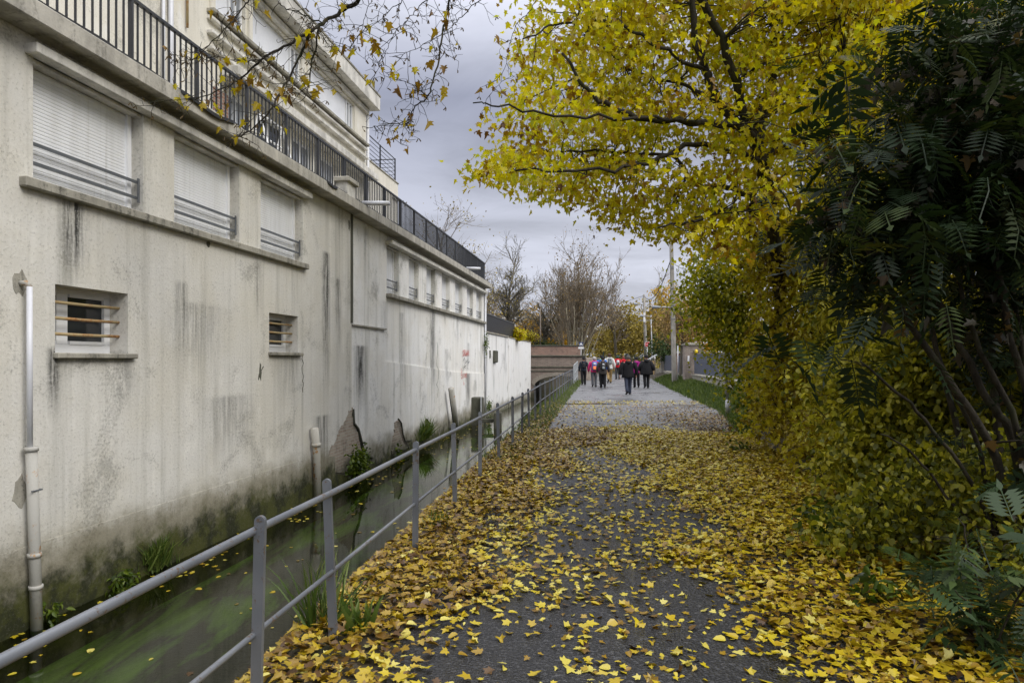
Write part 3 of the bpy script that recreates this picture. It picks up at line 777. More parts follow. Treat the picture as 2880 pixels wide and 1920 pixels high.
graffiti([[(0, 0), (.3, 1), (0, .8)], [(.2, .4), (.3, .6)]], 1305, 1072, 6, 10, M_RED, .014)
graffiti([[(0, .3), (.3, 0), (.5, .3), (.3, .8), (.5, 1)], [(.5, .5), (.8, .2), (1, .4), (.8, .9), (1.0, 1.1)], [(.2, .9), (.6, .7)], [(.9, 0), (1.1, .5), (1.3, .3)]], 1304, 1006, 14, 30, M_BLK, .011)

# ================================================================== white garden wall beyond the building and its screen
GW = empty('garden_wall', (-5.66, 0, 0), rz, 'white rendered wall dropping into the canal between building and brick bridge', 'wall')
ue, um = w2l(wall_x(46.6), 46.6)[0], pu(1431)
mb = MB(); mb.bevbox(U_END + .16, um, .03, .32, -1.4, 2.86, .01); mb.build('wall_panel', M_ST4, GW)
mb = MB(); mb.bevbox(um + .002, ue, -.03, .32, -1.4, 2.84, .01); mb.build('wall_panel', M_ST4, GW)
mb = MB(); mb.bevbox(U_END + .16, um - .05, -.03, .38, 2.861, 2.93, .01); mb.bevbox(um + .04, ue + .02, -.07, .38, 2.841, 2.885, .01); mb.build('coping', M_SILL, GW)
mb = MB(); u, z = uz(1392, 1003); mb.bevbox(u - .40, u + .42, -.09, .06, z - .28, z + .30, .04); mb.build('wall_outlet', M_DARKC, GW)
mb = MB(); u, z = uz(1379, 996); mb.box(u - .08, u + .08, -.01, .06, z - .18, z + .18); mb.build('wall_slot', M_DARKC, GW)
SF = empty('screen_fence', (-5.66, 0, 0), rz, 'dark blue-grey slatted screen standing on the white garden wall', 'fence')
us_ = uz(1453, HY)[0]
mb = MB(); k = 0; u = U_END + .2
while u < us_:
    mb.box(u, u + .085, .12, .15, 2.98, 3.74); u += .1
mb.box(U_END + .18, us_, .151, .17, 3.0, 3.72)
mb.build('slat_panel', M_IRON, SF)
mb = MB(); mb.box(U_END + .18, us_ + .02, .09, .18, 3.745, 3.79); mb.build('top_rail', M_GREYIRON, SF)
for u in np.linspace(U_END + .22, us_ - .03, 5):
    mb = MB(); mb.box(u - .03, u + .03, .175, .235, 2.93, 3.74); mb.build('post', M_IRON, SF)

# ================================================================== canal railing
CR = empty('canal_railing', (fence_x(3.1), 3.1, 0), 0, 'grey metal railing of flat posts and two tubes along the canal edge', 'railing')
def galv():
    t = NT('weathered_grey_paint'); o = t.pos()
    a = t.noise(o, 11, 6, .75); b = t.noise(o, 60, 3); big = t.noise(o, 1.3, 3)
    c = t.mix(t.rng(big, .35, .65), (.115, .125, .142, 1), (.185, .195, .21, 1))
    c = t.mix(t.rng(t.math('ADD', t.math('MULTIPLY', a, .6), t.math('MULTIPLY', b, .4)), .565, .61, 0, .85), c, t.mix(t.rng(b, .52, .60), (.055, .055, .05, 1), (.13, .08, .045, 1)))
    return t.done(t.bsdf(c, .42, .25, t.bump(b, .25, .002)))
M_GALV = galv()
py_list = [-3.6, -1.9, .1, 1.35, 3.1, 4.03, 5.89, 7.6, 9.29, 11.15, 13.1, 14.8, 16.5, 18.3] + [18.3 + 1.72 * k for k in range(1, 14)]
post0 = None
ox, oy = CR.location.x, CR.location.y
for i, y in enumerate(py_list):
    if post0 is None:
        m = MB(); pts = [(-.025, -.45), (.025, -.45)] + [(.025 * math.cos(a), .925 + .025 * math.sin(a)) for a in np.linspace(0, math.pi, 9)]
        m.prism(pts, 1, -.011, .011); o = m.build('post', M_GALV, CR); post0 = o
    else:
        o = post0.copy(); COL.objects.link(o); o.parent = CR
    lean = {4: -.035, 5: .045}.get(i, R.uniform(-.02, .03))
    o.location = (fence_x(y) - ox, y - oy, rise(y)); o.rotation_euler = (R.uniform(-.02, .02), lean * -1, math.atan(.12) * -1)
def railpts(z, jit, y1=None): return [(fence_x(y) - ox + R.uniform(-jit, jit), y - oy, rise(y) + z + R.uniform(-jit, jit)) for y in py_list]
mb = MB(); mb.tube(railpts(.875, .006), .0185, 10); mb.build('top_rail', M_GALV, CR, True)
mb = MB(); mb.tube(railpts(.41, .006), .0135, 8); mb.build('lower_rail', M_GALV, CR, True)
# denser picket railing climbing to the bridge
y0, y1 = 41.2, 46.8
PR = empty('picket_railing', (fence_x(y0), y0, rise(y0)), 0, 'pale grey picket railing between the canal railing and brick bridge', 'railing')
M_PALE = plain('pale_galvanised', (.42, .44, .45, 1), .45, .2, .15, 9, .1)
def pr(y, z): return (fence_x(y) - fence_x(y0) + .02, y - y0, z + .35 * ((y - y0) / (y1 - y0)) ** 1.0 * .6)
m = MB()
for z in (.18, .62, 1.12): m.tube([pr(y, z) for y in np.linspace(y0, y1, 6)], .03, 8)
m.build('rails', M_PALE, PR, True)
m = MB()
for y in np.arange(y0 + .2, y1, .26): a, b = pr(y, .18), pr(y, 1.12); m.box(a[0] - .014, a[0] + .014, a[1] - .014, a[1] + .014, a[2], b[2])
m.build('picket_grille', M_PALE, PR)
for y in (y0, (y0 + y1) / 2, y1):
    a = pr(y, 0); m = MB(); m.box(a[0] - .035, a[0] + .035, a[1] - .035, a[1] + .035, -.2, a[2] + 1.15); m.build('post', M_PALE, PR)

# ================================================================== brick bridge
BY = 47.0
BG = empty('brick_bridge', (wall_x(BY), BY, 0), 0, 'old brick arch bridge carrying a road over the far end of the canal', 'bridge')
x0, x1 = -.25, 3.75; c0 = 1.95; hw = 1.75
def intr(x):
    q = 1 - ((x - c0) / hw) ** 2
    return -.20 + .76 * math.sqrt(q) if q > 0 else None
mb = MB(); n = 40
xs = sorted(set([x0, x1] + list(np.linspace(c0 - hw, c0 + hw, n))))
for a, b in zip(xs[:-1], xs[1:]):
    za, zb = intr(a), intr(b)
    za = -.15 if za is None else za; zb = -.15 if zb is None else zb
    inside = c0 - hw - 1e-6 <= a and b <= c0 + hw + 1e-6
    la, lb = (za, zb) if inside else (-1.4, -1.4)
    mb.add([(a, 0, la), (b, 0, lb), (b, 0, 1.86), (a, 0, 1.86)], [(0, 1, 2, 3)])
    if inside: mb.add([(a, 0, la), (b, 0, lb), (b, 9, lb), (a, 9, la)], [(3, 2, 1, 0)])
for x in (c0 - hw, c0 + hw): mb.add([(x, 0, -1.4), (x, 0, -.15), (x, 9, -.15), (x, 9, -1.4)], [(0, 1, 2, 3)])
mb.add([(x0, .4, 1.86), (x1, .4, 1.86), (x1, .4, .8), (x0, .4, .8)], [(0, 1, 2, 3)])
mb.build('arch_wall', M_BBRICK, BG)
mb = MB()
ring = [(x, intr(x)) for x in np.linspace(c0 - hw + .005, c0 + hw - .005, 30)]
for (a, za), (b, zb) in zip(ring[:-1], ring[1:]):
    def out(x, z): k = 1.20; return (c0 + (x - c0) * 1.12, -.15 + (z + .15) * 1.0 + .24)
    (ao, zao), (bo, zbo) = out(a, za), out(b, zb)
    mb.add([(a, -.03, za), (b, -.03, zb), (bo, -.03, zbo), (ao, -.03, zao), (a, .02, za), (b, .02, zb), (bo, .02, zbo), (ao, .02, zao)], [(0, 1, 2, 3), (3, 2, 6, 7), (1, 0, 4, 5)])
mb.build('arch_ring', brick_mat('arch_brick', (.30, .26, .215, 1), (.22, .185, .15, 1), (.27, .25, .21, 1), 1.0, w=.07, h=.2), BG)
mb = MB(); mb.bevbox(x0, x1, -.06, .05, 1.12, 1.20, .015); mb.bevbox(x0, x1, -.05, .05, .86, .92, .015); mb.build('string_course', M_DARKC, BG)
mb = MB(); mb.bevbox(x0 - .02, x1 + .02, -.09, .5, 1.862, 1.98, .03); mb.build('coping', M_DARKC, BG)
mb = MB(); mb.box(x0, x1, .401, 8.6, .55, .85); mb.build('deck', M_ASPH, BG)
mb = MB(); mb.bevbox(x1 + .021, x1 + .75, -.12, .6, -1.0, 1.8, .03); mb.build('end_pier', brick_mat('pale_brick', (.42, .33, .27, 1), (.34, .26, .21, 1), (.42, .39, .33, 1)), BG)
mb = MB(); mb.bevbox(x0 - 4, x1 + .6, 8.6, 9.0, .3, 2.75, .03); mb.build('rear_parapet', M_RBRICK, BG)
mb = MB(); mb.bevbox(x0 - 4, x1 + .6, 8.55, 9.05, 2.752, 2.86, .03); mb.build('coping', M_DARKC, BG)

# ================================================================== sluice frame in the water
YS = 26.0
SG = empty('sluice_gate', (wall_x(YS), YS, WATER), 0, 'dark mossy timber sluice frame standing across the canal', 'sluice gate')
def sx(px, y): return (px - CX) * y / F - wall_x(YS)
m = MB(); a = wall_x(27.6) - wall_x(YS); m.bevbox(a - .1, a + .42, 1.3, 1.9, -.6, 1.10, .04); m.build('abutment', M_DARKC, SG)
m = MB(); m.bevbox(a + .30, a + .36, 1.2, 1.3, -.6, 1.12, .01); m.build('gate_guide', M_PALE, SG)
for px in (1400, 1477):
    m = MB(); x = sx(px, YS); m.bevbox(x - .15, x + .15, -.18, .18, -.6, .62, .03); m.build('post', M_DARKC, SG)
m = MB(); m.bevbox(a + .43, sx(1400, YS) - .16, -.06, .08, .22, .36, .015); m.build('beam', M_DARKC, SG)
# ================================================================== leaf materials
M_YEL = leafmat('yellow_maple_leaf', [(0, (.11, .05, .008)), (.2, (.26, .15, .008)), (.45, (.45, .37, .007)), (.75, (.55, .485, .010)), (1, (.38, .40, .016))], .5, .45, 1.35)
M_LIT = leafmat('fallen_leaf', [(0, (.020, .011, .004)), (.22, (.085, .038, .006)), (.42, (.26, .155, .010)), (.62, (.42, .30, .011)), (.82, (.49, .39, .014)), (1, (.56, .50, .13))], .15, .36, 1.0, .55)
M_GRN = leafmat('green_leaf', [(0, (.020, .035, .006)), (.4, (.07, .115, .012)), (.75, (.17, .22, .018)), (1, (.34, .34, .03))], .40, .42, 1.3)
M_GSH = leafmat('fence_shrub_leaf', [(0, (.05, .06, .008)), (.35, (.16, .19, .014)), (.7, (.34, .34, .02)), (1, (.52, .46, .03))], .45, .42, 1.3)
M_YGR = leafmat('yellow_green_leaf', [(0, (.035, .045, .006)), (.35, (.135, .15, .012)), (.7, (.37, .345, .024)), (1, (.56, .50, .07))], .42, .42, 1.3)
M_YSH = leafmat('golden_shrub_leaf', [(0, (.04, .028, .005)), (.3, (.17, .12, .010)), (.65, (.40, .33, .016)), (1, (.55, .50, .03))], .45, .45, 1.3)
M_DRK = leafmat('shade_toned_pinnate_leaf', [(0, (.006, .011, .005)), (.5, (.016, .031, .011)), (.85, (.045, .062, .016)), (1, (.15, .14, .025))], .22, .5, 1.2, .18)  # shade along the right side is put into these low leaf colours
M_DED = leafmat('dry_leaf', [(0, (.04, .035, .022)), (.5, (.085, .075, .05)), (.8, (.13, .075, .03)), (1, (.24, .16, .04))], .2, .55, 1.0)
M_OCH = leafmat('ochre_far_leaf', [(0, (.20, .12, .02)), (.5, (.46, .28, .03)), (1, (.66, .44, .05))], .3, .7, 1.2, .1)
M_OLV = leafmat('olive_far_leaf', [(0, (.10, .085, .03)), (.5, (.27, .215, .06)), (1, (.50, .39, .09))], .3, .7, 1.2, .1)
M_BRN = leafmat('brown_far_leaf', [(0, (.12, .085, .045)), (.5, (.26, .175, .08)), (1, (.40, .27, .11))], .25, .7, 1.1, .1)
M_GFR = leafmat('green_far_leaf', [(0, (.016, .03, .010)), (.6, (.045, .075, .022)), (1, (.09, .12, .04))], .25, .6, 1.1, .2)
M_GRA = leafmat('grass_blade', [(0, (.03, .055, .010)), (.5, (.07, .12, .018)), (1, (.16, .20, .045))], .35, .5, 1.2)
def bark(name, c1, c2, moss=0.0):
    t = NT(name); o = t.pos()
    n = t.noise(t.scale(o, (9, 9, 2.2)), 2.0, 6, .7); b = t.noise(o, 60, 3)
    c = t.mix(t.rng(n, .35, .68), c1, c2)
    if moss: c = t.mix(t.rng(t.noise(o, 2.2, 5, .6), .5, .62, 0, moss), c, (.035, .045, .010, 1))
    return t.done(t.bsdf(c, .9, nrm=t.bump(t.math('ADD', t.math('MULTIPLY', n, .8), t.math('MULTIPLY', b, .3)), .9, .02), spec=.2))
M_BARK = bark('dark_bark', (.022, .019, .014, 1), (.055, .047, .034, 1), .35)
M_BARKG = bark('grey_bark', (.10, .09, .07, 1), (.21, .19, .15, 1), .3)
M_BARKP = bark('pale_bark', (.24, .22, .15, 1), (.42, .39, .29, 1))
M_TWIG = bark('twig_bark', (.15, .12, .085, 1), (.28, .235, .17, 1))

def nrand(n, s): return RNG.normal(0, 1, (n, 3)) * np.array(s)
def leafset(tpl, pos, size, lo=0.0, hi=1.0, droop=.6, fold=.25, curl=-.2, beta=None, roll=1.1, tone=None):
    n = len(pos)
    d = RNG.normal(0, 1, (n, 3)); d[:, 2] -= droop
    fr = frames_dir(d, RNG.uniform(-roll, roll, n))
    r = RNG.uniform(lo, hi, n) if beta is None else np.clip(RNG.beta(beta[0], beta[1], n) * (hi - lo) + lo, 0, 1)
    if tone is not None: r = np.clip(r + tone, 0, 1)
    sz = size * RNG.uniform(.65, 1.25, n)
    out = []
    k = RNG.integers(0, 3, n)
    for i, (fo, cu, si) in enumerate(((fold, curl, 0), (fold * 2.2, curl * 1.8, .15), (-fold * .6, curl * .5, -.3))):
        m = k == i; out.append((shape(tpl, fo, cu, si), pos[m], fr[m], sz[m], r[m]))
    return out
def ellipsoid_pts(ells, n, per=14, cl=.16, bias=.5):
    vol = np.array([e[3] * e[4] * e[5] for e in ells]); pr = vol / vol.sum()
    nc = max(1, n // per); out = []
    e = np.array(ells)[RNG.choice(len(ells), nc, p=pr)]
    d = RNG.normal(0, 1, (nc, 3)); d /= np.linalg.norm(d, axis=1, keepdims=True)
    c = e[:, :3] + d * (RNG.uniform(0, 1, (nc, 1)) ** bias) * e[:, 3:]
    pos = np.repeat(c, per, axis=0) + nrand(nc * per, (cl, cl, cl * .7))
    return pos, c
def stem_path(a, b, n=5, wob=.08, bow=0.0):
    a, b = Vector(a), Vector(b); L = (b - a).length; pts = []
    for i in range(n + 1):
        t = i / n; p = a.lerp(b, t)
        p += Vector((R.gauss(0, wob), R.gauss(0, wob), R.gauss(0, wob * .5))) * (L * .25 * math.sin(math.pi * t)) + Vector((0, 0, bow * L * math.sin(math.pi * t)))
        pts.append(p)
    return pts
def shrub(name, label, cat, base, ells, n, tpl, mat, size, stems, stem_r=.02, group=None, per=14, cl=.16, lo=0., hi=1., droop=.6, bmat=None, beta=None, keep=None):
    root = empty(name, base, 0, label, cat, group)
    pos, c = ellipsoid_pts(ells, n, per, cl)
    if keep is not None:
        pos = pos[keep(pos)]; c = c[keep(c)]
    pos[:, 2] = np.maximum(pos[:, 2], base[2] + .03)
    scatter('foliage', leafset(tpl, pos - np.array(base), size, lo, hi, droop, beta=beta), mat, root)
    m = MB()
    for k in range(stems):
        t = c[R.randrange(len(c))] - np.array(base)
        s = (R.gauss(0, .12), R.gauss(0, .12), 0)
        pts = stem_path(s, t, 5, .25, .05); r0 = stem_r * R.uniform(.6, 1.2)
        m.tube(pts, [r0 * (1 - .75 * i / 5) for i in range(6)], 5)
        for j in range(4):
            q = c[R.randrange(len(c))] - np.array(base)
            p0 = pts[R.choice((3, 4, 5))]
            v = Vector(q) - p0
            if v.length > .8: v *= .8 / v.length
            m.tube(stem_path(p0, p0 + v, 3, .2), [r0 * .3, r0 * .25, r0 * .18, r0 * .1], 4)
    m.build('stems', bmat or M_BARK, root, True)
    return root

# ================================================================== the yellow maple over the path
MY = 11.0
mbase = (5.1, 13.1, 0.05)
MT = empty('yellow_maple', mbase, 0, 'yellow-leaved maple leaning its crown over the leaf-strewn path', 'tree')
mo = np.array(mbase)
def pt(px, py, y): return np.array(at(px, py, y))
limbs = []      # sampled world points with radius for attaching twigs
wood = MB(); trunk = MB()
def smooth_path(pts, k=6):
    pts = [np.array(p, float) for p in pts]; out = []
    P_ = [2 * pts[0] - pts[1]] + pts + [2 * pts[-1] - pts[-2]]
    for i in range(1, len(P_) - 2):
        for j in range(k):
            t = j / k; a, b, c, d_ = P_[i - 1], P_[i], P_[i + 1], P_[i + 2]
            out.append(.5 * (2 * b + (c - a) * t + (2 * a - 5 * b + 4 * c - d_) * t * t + (3 * b - a - 3 * c + d_) * t ** 3))
    out.append(pts[-1]); return out
def limb(mbx, pts, r0, r1, n=7, wob=.02, reg=True, origin=None):
    sp = smooth_path(pts); m = len(sp)
    sp = [p + RNG.normal(0, wob, 3) * (0 < i < m - 1) for i, p in enumerate(sp)]
    rr = [r0 + (r1 - r0) * (i / (m - 1)) ** .8 for i in range(m)]
    o_ = mo if origin is None else origin
    mbx.tube([p - o_ for p in sp], rr, n)
    if reg: limbs.extend([(p, r) for p, r in zip(sp, rr)])
    return sp
limb(trunk, [mbase, pt(2195, 1000, 12.8), pt(2190, 800, 12.2), pt(2162, 560, 11.3), pt(2128, 405, 11)], .12, .105, 10, .015)
top = pt(2128, 405, 11)
LA = limb(wood, [top, pt(2033, 306, 10.8), pt(1985, 200, 10.6), pt(1950, 80, 10.5), pt(1945, -150, 10.4)], .10, .04)
limb(wood, [top, pt(2085, 358, 10.6), pt(1990, 345, 10.2), pt(1812, 337, 9.7), pt(1700, 290, 9.5), pt(1640, 240, 9.4), pt(1580, 150, 9.3)], .075, .018)
limb(wood, [pt(2150, 455, 11), pt(2060, 425, 10.8), pt(1940, 405, 10.4), pt(1812, 459, 9.9), pt(1620, 480, 9.5), pt(1450, 480, 9.2)], .06, .012)
limb(wood, [pt(2158, 575, 11), pt(2060, 530, 11.2), pt(1960, 520, 11.4), pt(1886, 441, 11.6), pt(1700, 430, 11.8), pt(1520, 420, 11.8)], .06, .012)
limb(wood, [pt(2165, 610, 11), pt(2070, 590, 10.4), pt(1960, 620, 10), pt(1850, 640, 9.8)], .045, .012)
limb(wood, [top, pt(2150, 300, 11.6), pt(2185, 160, 12), pt(2160, -50, 12.2), pt(2100, -300, 12.2)], .10, .04)
limb(wood, [top, pt(2000, 60, 10.2), pt(1800, -200, 9.4), pt(1650, -420, 8.8)], .08, .03)
limb(wood, [pt(1985, 200, 10.6), pt(1850, 130, 10), pt(1700, 60, 9.6), pt(1560, 70, 9.4), pt(1470, 110, 9.2)], .035, .01)
limb(wood, [pt(2033, 306, 10.8), pt(1930, 240, 11.4), pt(1780, 200, 11.8), pt(1650, 100, 12)], .04, .012)
limb(wood, [pt(1990, 345, 10.2), pt(1850, 330, 9.6), pt(1600, 330, 9), pt(1420, 300, 8.8), pt(1330, 290, 8.7)], .03, .008)
limb(wood, [pt(2150, 300, 11.6), pt(2300, 220, 11.5), pt(2450, 150, 11.3)], .05, .015)
limb(wood, [pt(2150, 455, 11), pt(2250, 380, 11.6), pt(2400, 350, 12)], .05, .015)
trunk.build('trunk', M_BARK, MT, True); 
# crown clusters
from math import floor
def in_poly(px, py, poly):
    c = np.zeros(len(px), bool); n = len(poly)
    for i in range(n):
        (x1, y1), (x2, y2) = poly[i], poly[(i + 1) % n]
        if y1 == y2: continue
        k = ((y1 > py) != (y2 > py)) & (px < (x2 - x1) * (py - y1) / (y2 - y1) + x1); c ^= k
    return c
CROWN = [(1315, 272), (1335, 300), (1410, 262), (1470, 215), (1490, 120), (1500, -60), (1540, -500), (2600, -560), (2640, 350), (2420, 560), (2200, 640), (2080, 740), (1985, 720), (1930, 668), (1880, 676), (1830, 650), (1660, 638), (1600, 595), (1500, 545), (1420, 525), (1362, 490), (1385, 450), (1440, 425), (1445, 395), (1400, 370), (1385, 320)]
n = 6800
px, py, yy = RNG.uniform(1270, 2650, n), RNG.uniform(-560, 760, n), 8.7 + 5.0 * RNG.uniform(0, 1, n) ** .62
k = in_poly(px, py, CROWN); px, py, yy = px[k], py[k], yy[k]
cc = np.stack([(px - CX) * yy / F, yy, EYE + (HY - py) * yy / F], 1)
# thin the crown where a smooth random field is low: gaps the sky shows through
ph = RNG.uniform(0, 6.28, (6, 1)); kv = RNG.normal(0, 2.4, (6, 3))
fld = sum(np.sin(cc @ kv[i] + ph[i]) for i in range(6))
cc = cc[(fld > -.8) | (RNG.uniform(0, 1, len(cc)) < .15)]
cc = cc[RNG.permutation(len(cc))[:920]]
LP_ = np.array([p for p, r in limbs]); LR_ = np.array([r for p, r in limbs])
def twigs_to(mbx, cc, LP_, LR_, origin, maxd=2.2, frac=1.0):
    for c in cc:
        if R.random() > frac: continue
        dd = np.linalg.norm(LP_ - c, axis=1); j = int(dd.argmin())
        if dd[j] > maxd: continue
        pts = stem_path(LP_[j] - origin, c - origin, 4, .35, .03)
        r0 = min(.014, LR_[j] * .6) * (0.7 + .3 * min(1, dd[j]))
        mbx.tube(pts, [r0, r0 * .8, r0 * .6, r0 * .4, r0 * .25], 4, cap=False)
twigs_to(wood, cc, LP_, LR_, mo, 2.4)
pos = np.repeat(cc, 44, axis=0) + nrand(len(cc) * 44, (.27, .27, .10))
tone = np.clip(RNG.normal(0, .16, len(cc)), -.35, .25).repeat(44)
sets = leafset(MAPLE, pos - mo, .095, .0, 1, 1.0, .28, -.22, beta=(2.9, 1.6), roll=.85, tone=tone)
scatter('crown', sets, M_YEL, MT)

# bare hanging branches of the same tree, with last leaves and winged seeds
carrier = limb(wood, [pt(1800, -200, 9.4), pt(1500, -420, 8.0), pt(1150, -480, 7.3), pt(800, -420, 6.8)], .05, .028)
hang = {
 'a': ([(1010, -20), (967, 26), (906, 65), (872, 91), (811, 126), (733, 169), (677, 221), (633, 247), (551, 278), (438, 282)], 6.9, .030, .003),
 'b': ([(872, 91), (850, 143), (815, 217), (776, 282), (737, 338), (694, 373), (668, 392)], 6.9, .016, .003),
 'c': ([(898, 75), (880, 173), (867, 243), (857, 275)], 6.9, .011, .003),
 'd': ([(720, -40), (677, 26), (642, 74), (577, 134), (538, 169), (480, 178)], 6.6, .011, .002),
 'e': ([(733, 169), (690, 172), (640, 168), (600, 155)], 6.8, .006, .002),
 'f': ([(1270, -60), (1260, 26), (1247, 87), (1229, 186), (1203, 269), (1169, 299), (1138, 343), (1078, 351), (1030, 362)], 7.5, .018, .003),
 'g': ([(1360, -30), (1320, 26), (1277, 69), (1216, 113), (1147, 147), (1104, 160)], 7.4, .008, .002),
 'h': ([(1210, -40), (1173, 26), (1138, 65), (1104, 104), (1078, 165), (1052, 217)], 7.3, .008, .002),
 'i': ([(1130, -20), (1099, 26), (1060, 65), (1008, 100), (960, 108)], 7.2, .007, .002),
 'j': ([(1530, -60), (1494, 26), (1450, 74), (1429, 152), (1407, 230), (1377, 269)], 8.4, .008, .002),
 'k': ([(1034, -30), (1029, 40), (1015, 90), (980, 140)], 7.1, .006, .002),
 'l': ([(1138, 343), (1150, 375), (1145, 410)], 7.5, .004, .0015),
 'm': ([(1203, 269), (1150, 235), (1085, 205), (1050, 165)], 7.5, .005, .0015),
 'n': ([(906, 65), (850, 40), (800, 20), (760, -30)], 6.9, .008, .003),
}
HB = MB(); seeds = MB(); lpos = []; lrn = []
carr = np.array(carrier)
for key, (pp, y, r0, r1) in hang.items():
    pw = [np.array(at(a, b, y + .12 * math.sin(i * 1.3))) for i, (a, b) in enumerate(pp)]
    if pp[0][1] < 0:
        j = int(np.linalg.norm(carr - pw[0], axis=1).argmin())
        pw = [carr[j], (carr[j] * .4 + pw[0] * .6) + np.array((0, 0, .12))] + pw
    sp = limb(HB, pw, r0, r1, 6, .006, False)
    for i, p in enumerate(sp):
        if p[2] > 5.9: continue
        for _ in range(2 if r0 > .009 else 1):
            if R.random() > .62: continue
            d_ = np.array((R.gauss(0, 1), R.gauss(0, 1), R.gauss(-.3, .8))); d_ /= np.linalg.norm(d_)
            L = R.uniform(.10, .34); a = p; tips = []
            pts = [a]
            for s_ in range(3):
                d_ = d_ + RNG.normal(0, .35, 3); d_ /= np.linalg.norm(d_); a = a + d_ * L / 3; pts.append(a)
                if R.random() < .55:
                    e = d_ + RNG.normal(0, .9, 3); e /= np.linalg.norm(e); b = a + e * R.uniform(.05, .14)
                    HB.tube([a - mo, (a + b) / 2 + RNG.normal(0, .008, 3) - mo, b - mo], [.0026, .0022, .0016], 3, cap=False); tips.append(b)
            HB.tube([q - mo for q in pts], [.0042, .0036, .003, .002], 3, cap=False); tips.append(a)
            for t_ in tips:
                x = R.random()
                if x < .12: lpos.append(t_)
                elif x < .42:
                    for w_ in range(R.choice((1, 2, 2))):
                        e = np.array((R.gauss(0, .6), R.gauss(0, .6), -.8)); e /= np.linalg.norm(e); sd = np.cross(e, (.3, .9, .1)); sd /= np.linalg.norm(sd)
                        q0 = t_ - mo; Ls = R.uniform(.035, .055)
                        seeds.add([q0, q0 + e * Ls * .4 + sd * .009, q0 + e * Ls + sd * .006, q0 + e * Ls - sd * .007, q0 + e * Ls * .4 - sd * .004, q0 + np.cross(e, sd) * .006], [(0, 1, 2, 3, 4), (0, 1, 5), (0, 5, 4)])
named = [(697, 215), (705, 222), (730, 205), (668, 248), (675, 255), (660, 250), (590, 285), (600, 295), (725, 290), (740, 315), (850, 215), (860, 225), (893, 240), (890, 255), (850, 235), (668, 385), (690, 345), (1137, 80), (1160, 105), (1043, 115), (1052, 120), (990, 100), (1019, 88), (1106, 205), (1165, 190), (1075, 190), (1033, 215), (1052, 230), (1035, 225), (1205, 175), (1202, 225), (1135, 338), (948, 175), (600, 35), (634, 172), (800, 363), (1120, 360), (1115, 380), (614, 182), (985, 140), (812, 270), (505, 275), (1146, 400), (1148, 420), (520, 270), (780, 300)]
for a, b in named: lpos.append(np.array(at(a, b, 6.95 if a < 960 else 7.4)))
lpos = np.array(lpos)
HBo = HB.build('bare_branch', M_TWIG if False else M_BARK, MT, True)
scatter('last_leaves', leafset(MAPLE, lpos - mo, .085, .02, .55, 1.6, .45, -.4), M_YEL, HBo)
seeds.build('seed_sprays', M_BRN, HBo)
wood.build('limbs', M_BARK, MT, True)

# ================================================================== more trees and shrubs along the right verge
def leaf_tree(name, label, base, trunk_pts, r0, ells, n, tpl, mat, size, limbn=10, cat='tree', group=None, beta=(2.5, 2), per=24, cl=.3, bmat=None, droop=.8, bias=.55):
    root = empty(name, base, 0, label, cat, group); b = np.array(base)
    tr_ = MB(); sp = smooth_path([np.array(p) for p in [base] + trunk_pts])
    m = len(sp); rr = [r0 * (1 - .7 * i / (m - 1)) for i in range(m)]
    tr_.tube([p - b for p in sp], rr, 8); tr_.build('trunk', bmat or M_BARK, root, True)
    pos, c = ellipsoid_pts(ells, n, per, cl, bias)
    lw = MB(); P2 = []; R2 = []
    half = sp[m // 3:]
    for k in range(limbn):
        a = half[R.randrange(len(half))]; e = c[R.randrange(len(c))]
        pts = [Vector(p) for p in stem_path(a, e, 6, .2, .06)]
        lw.tube([p - Vector(b) for p in pts], [r0 * .38 * (1 - .8 * i / 6) for i in range(7)], 5)
        P2 += [np.array(p) for p in pts]; R2 += [r0 * .38 * (1 - .8 * i / 6) for i in range(7)]
    twigs_to(lw, c, np.array(P2), np.array(R2), b, 2.5)
    lw.build('limbs', bmat or M_BARK, root, True)
    scatter('crown', leafset(tpl, pos - b, size, 0, 1, droop, beta=beta), mat, root)
    return root
leaf_tree('yellow_maple', 'upright yellow maple with a straight trunk behind the dark shrub, top right', (6.4, 13.2, .2), [(6.35, 13.2, 3), (6.25, 13.1, 6), (6.2, 13, 9)], .17,
          [(5.6, 12.6, 7.6, 2.2, 1.6, 2.6), (7.6, 12.8, 7.2, 2.4, 1.8, 3.0), (6.6, 12.6, 4.6, 1.8, 1.4, 1.4)], 15000, MAPLE_LOW, M_YEL, .10, 14, beta=(3, 2))
leaf_tree('yellow_maple', 'yellow maple half hidden behind the dark pinnate shrub at the right edge', (7.4, 8.6, .2), [(7.3, 8.6, 2.5), (7.1, 8.5, 5), (7.0, 8.4, 7.2)], .13,
          [(6.6, 8.4, 5.6, 1.6, 1.5, 2.2), (7.6, 8.4, 4.0, 1.6, 1.4, 1.6), (6.2, 8.8, 3.2, 1.2, 1.0, 1.0), (6.8, 8.8, 1.7, 1.6, .9, 1.2)], 13000, MAPLE_LOW, M_YEL, .095, 12, beta=(2.6, 2.0))
leaf_tree('dark_tree', 'dark bushy tree closing the verge behind the right-hand shrubs', (8.6, 17.5, .3), [(8.5, 17.5, 3), (8.4, 17.4, 6)], .15,
          [(8.2, 17, 4.4, 2.2, 1.6, 2.2), (9.8, 16.5, 3.2, 2.2, 1.6, 2.4), (8.6, 16.6, 6.6, 2.4, 1.8, 2.0)], 6500, MAPLE_LOW, M_YSH, .15, 10, beta=(1.4, 2.6))
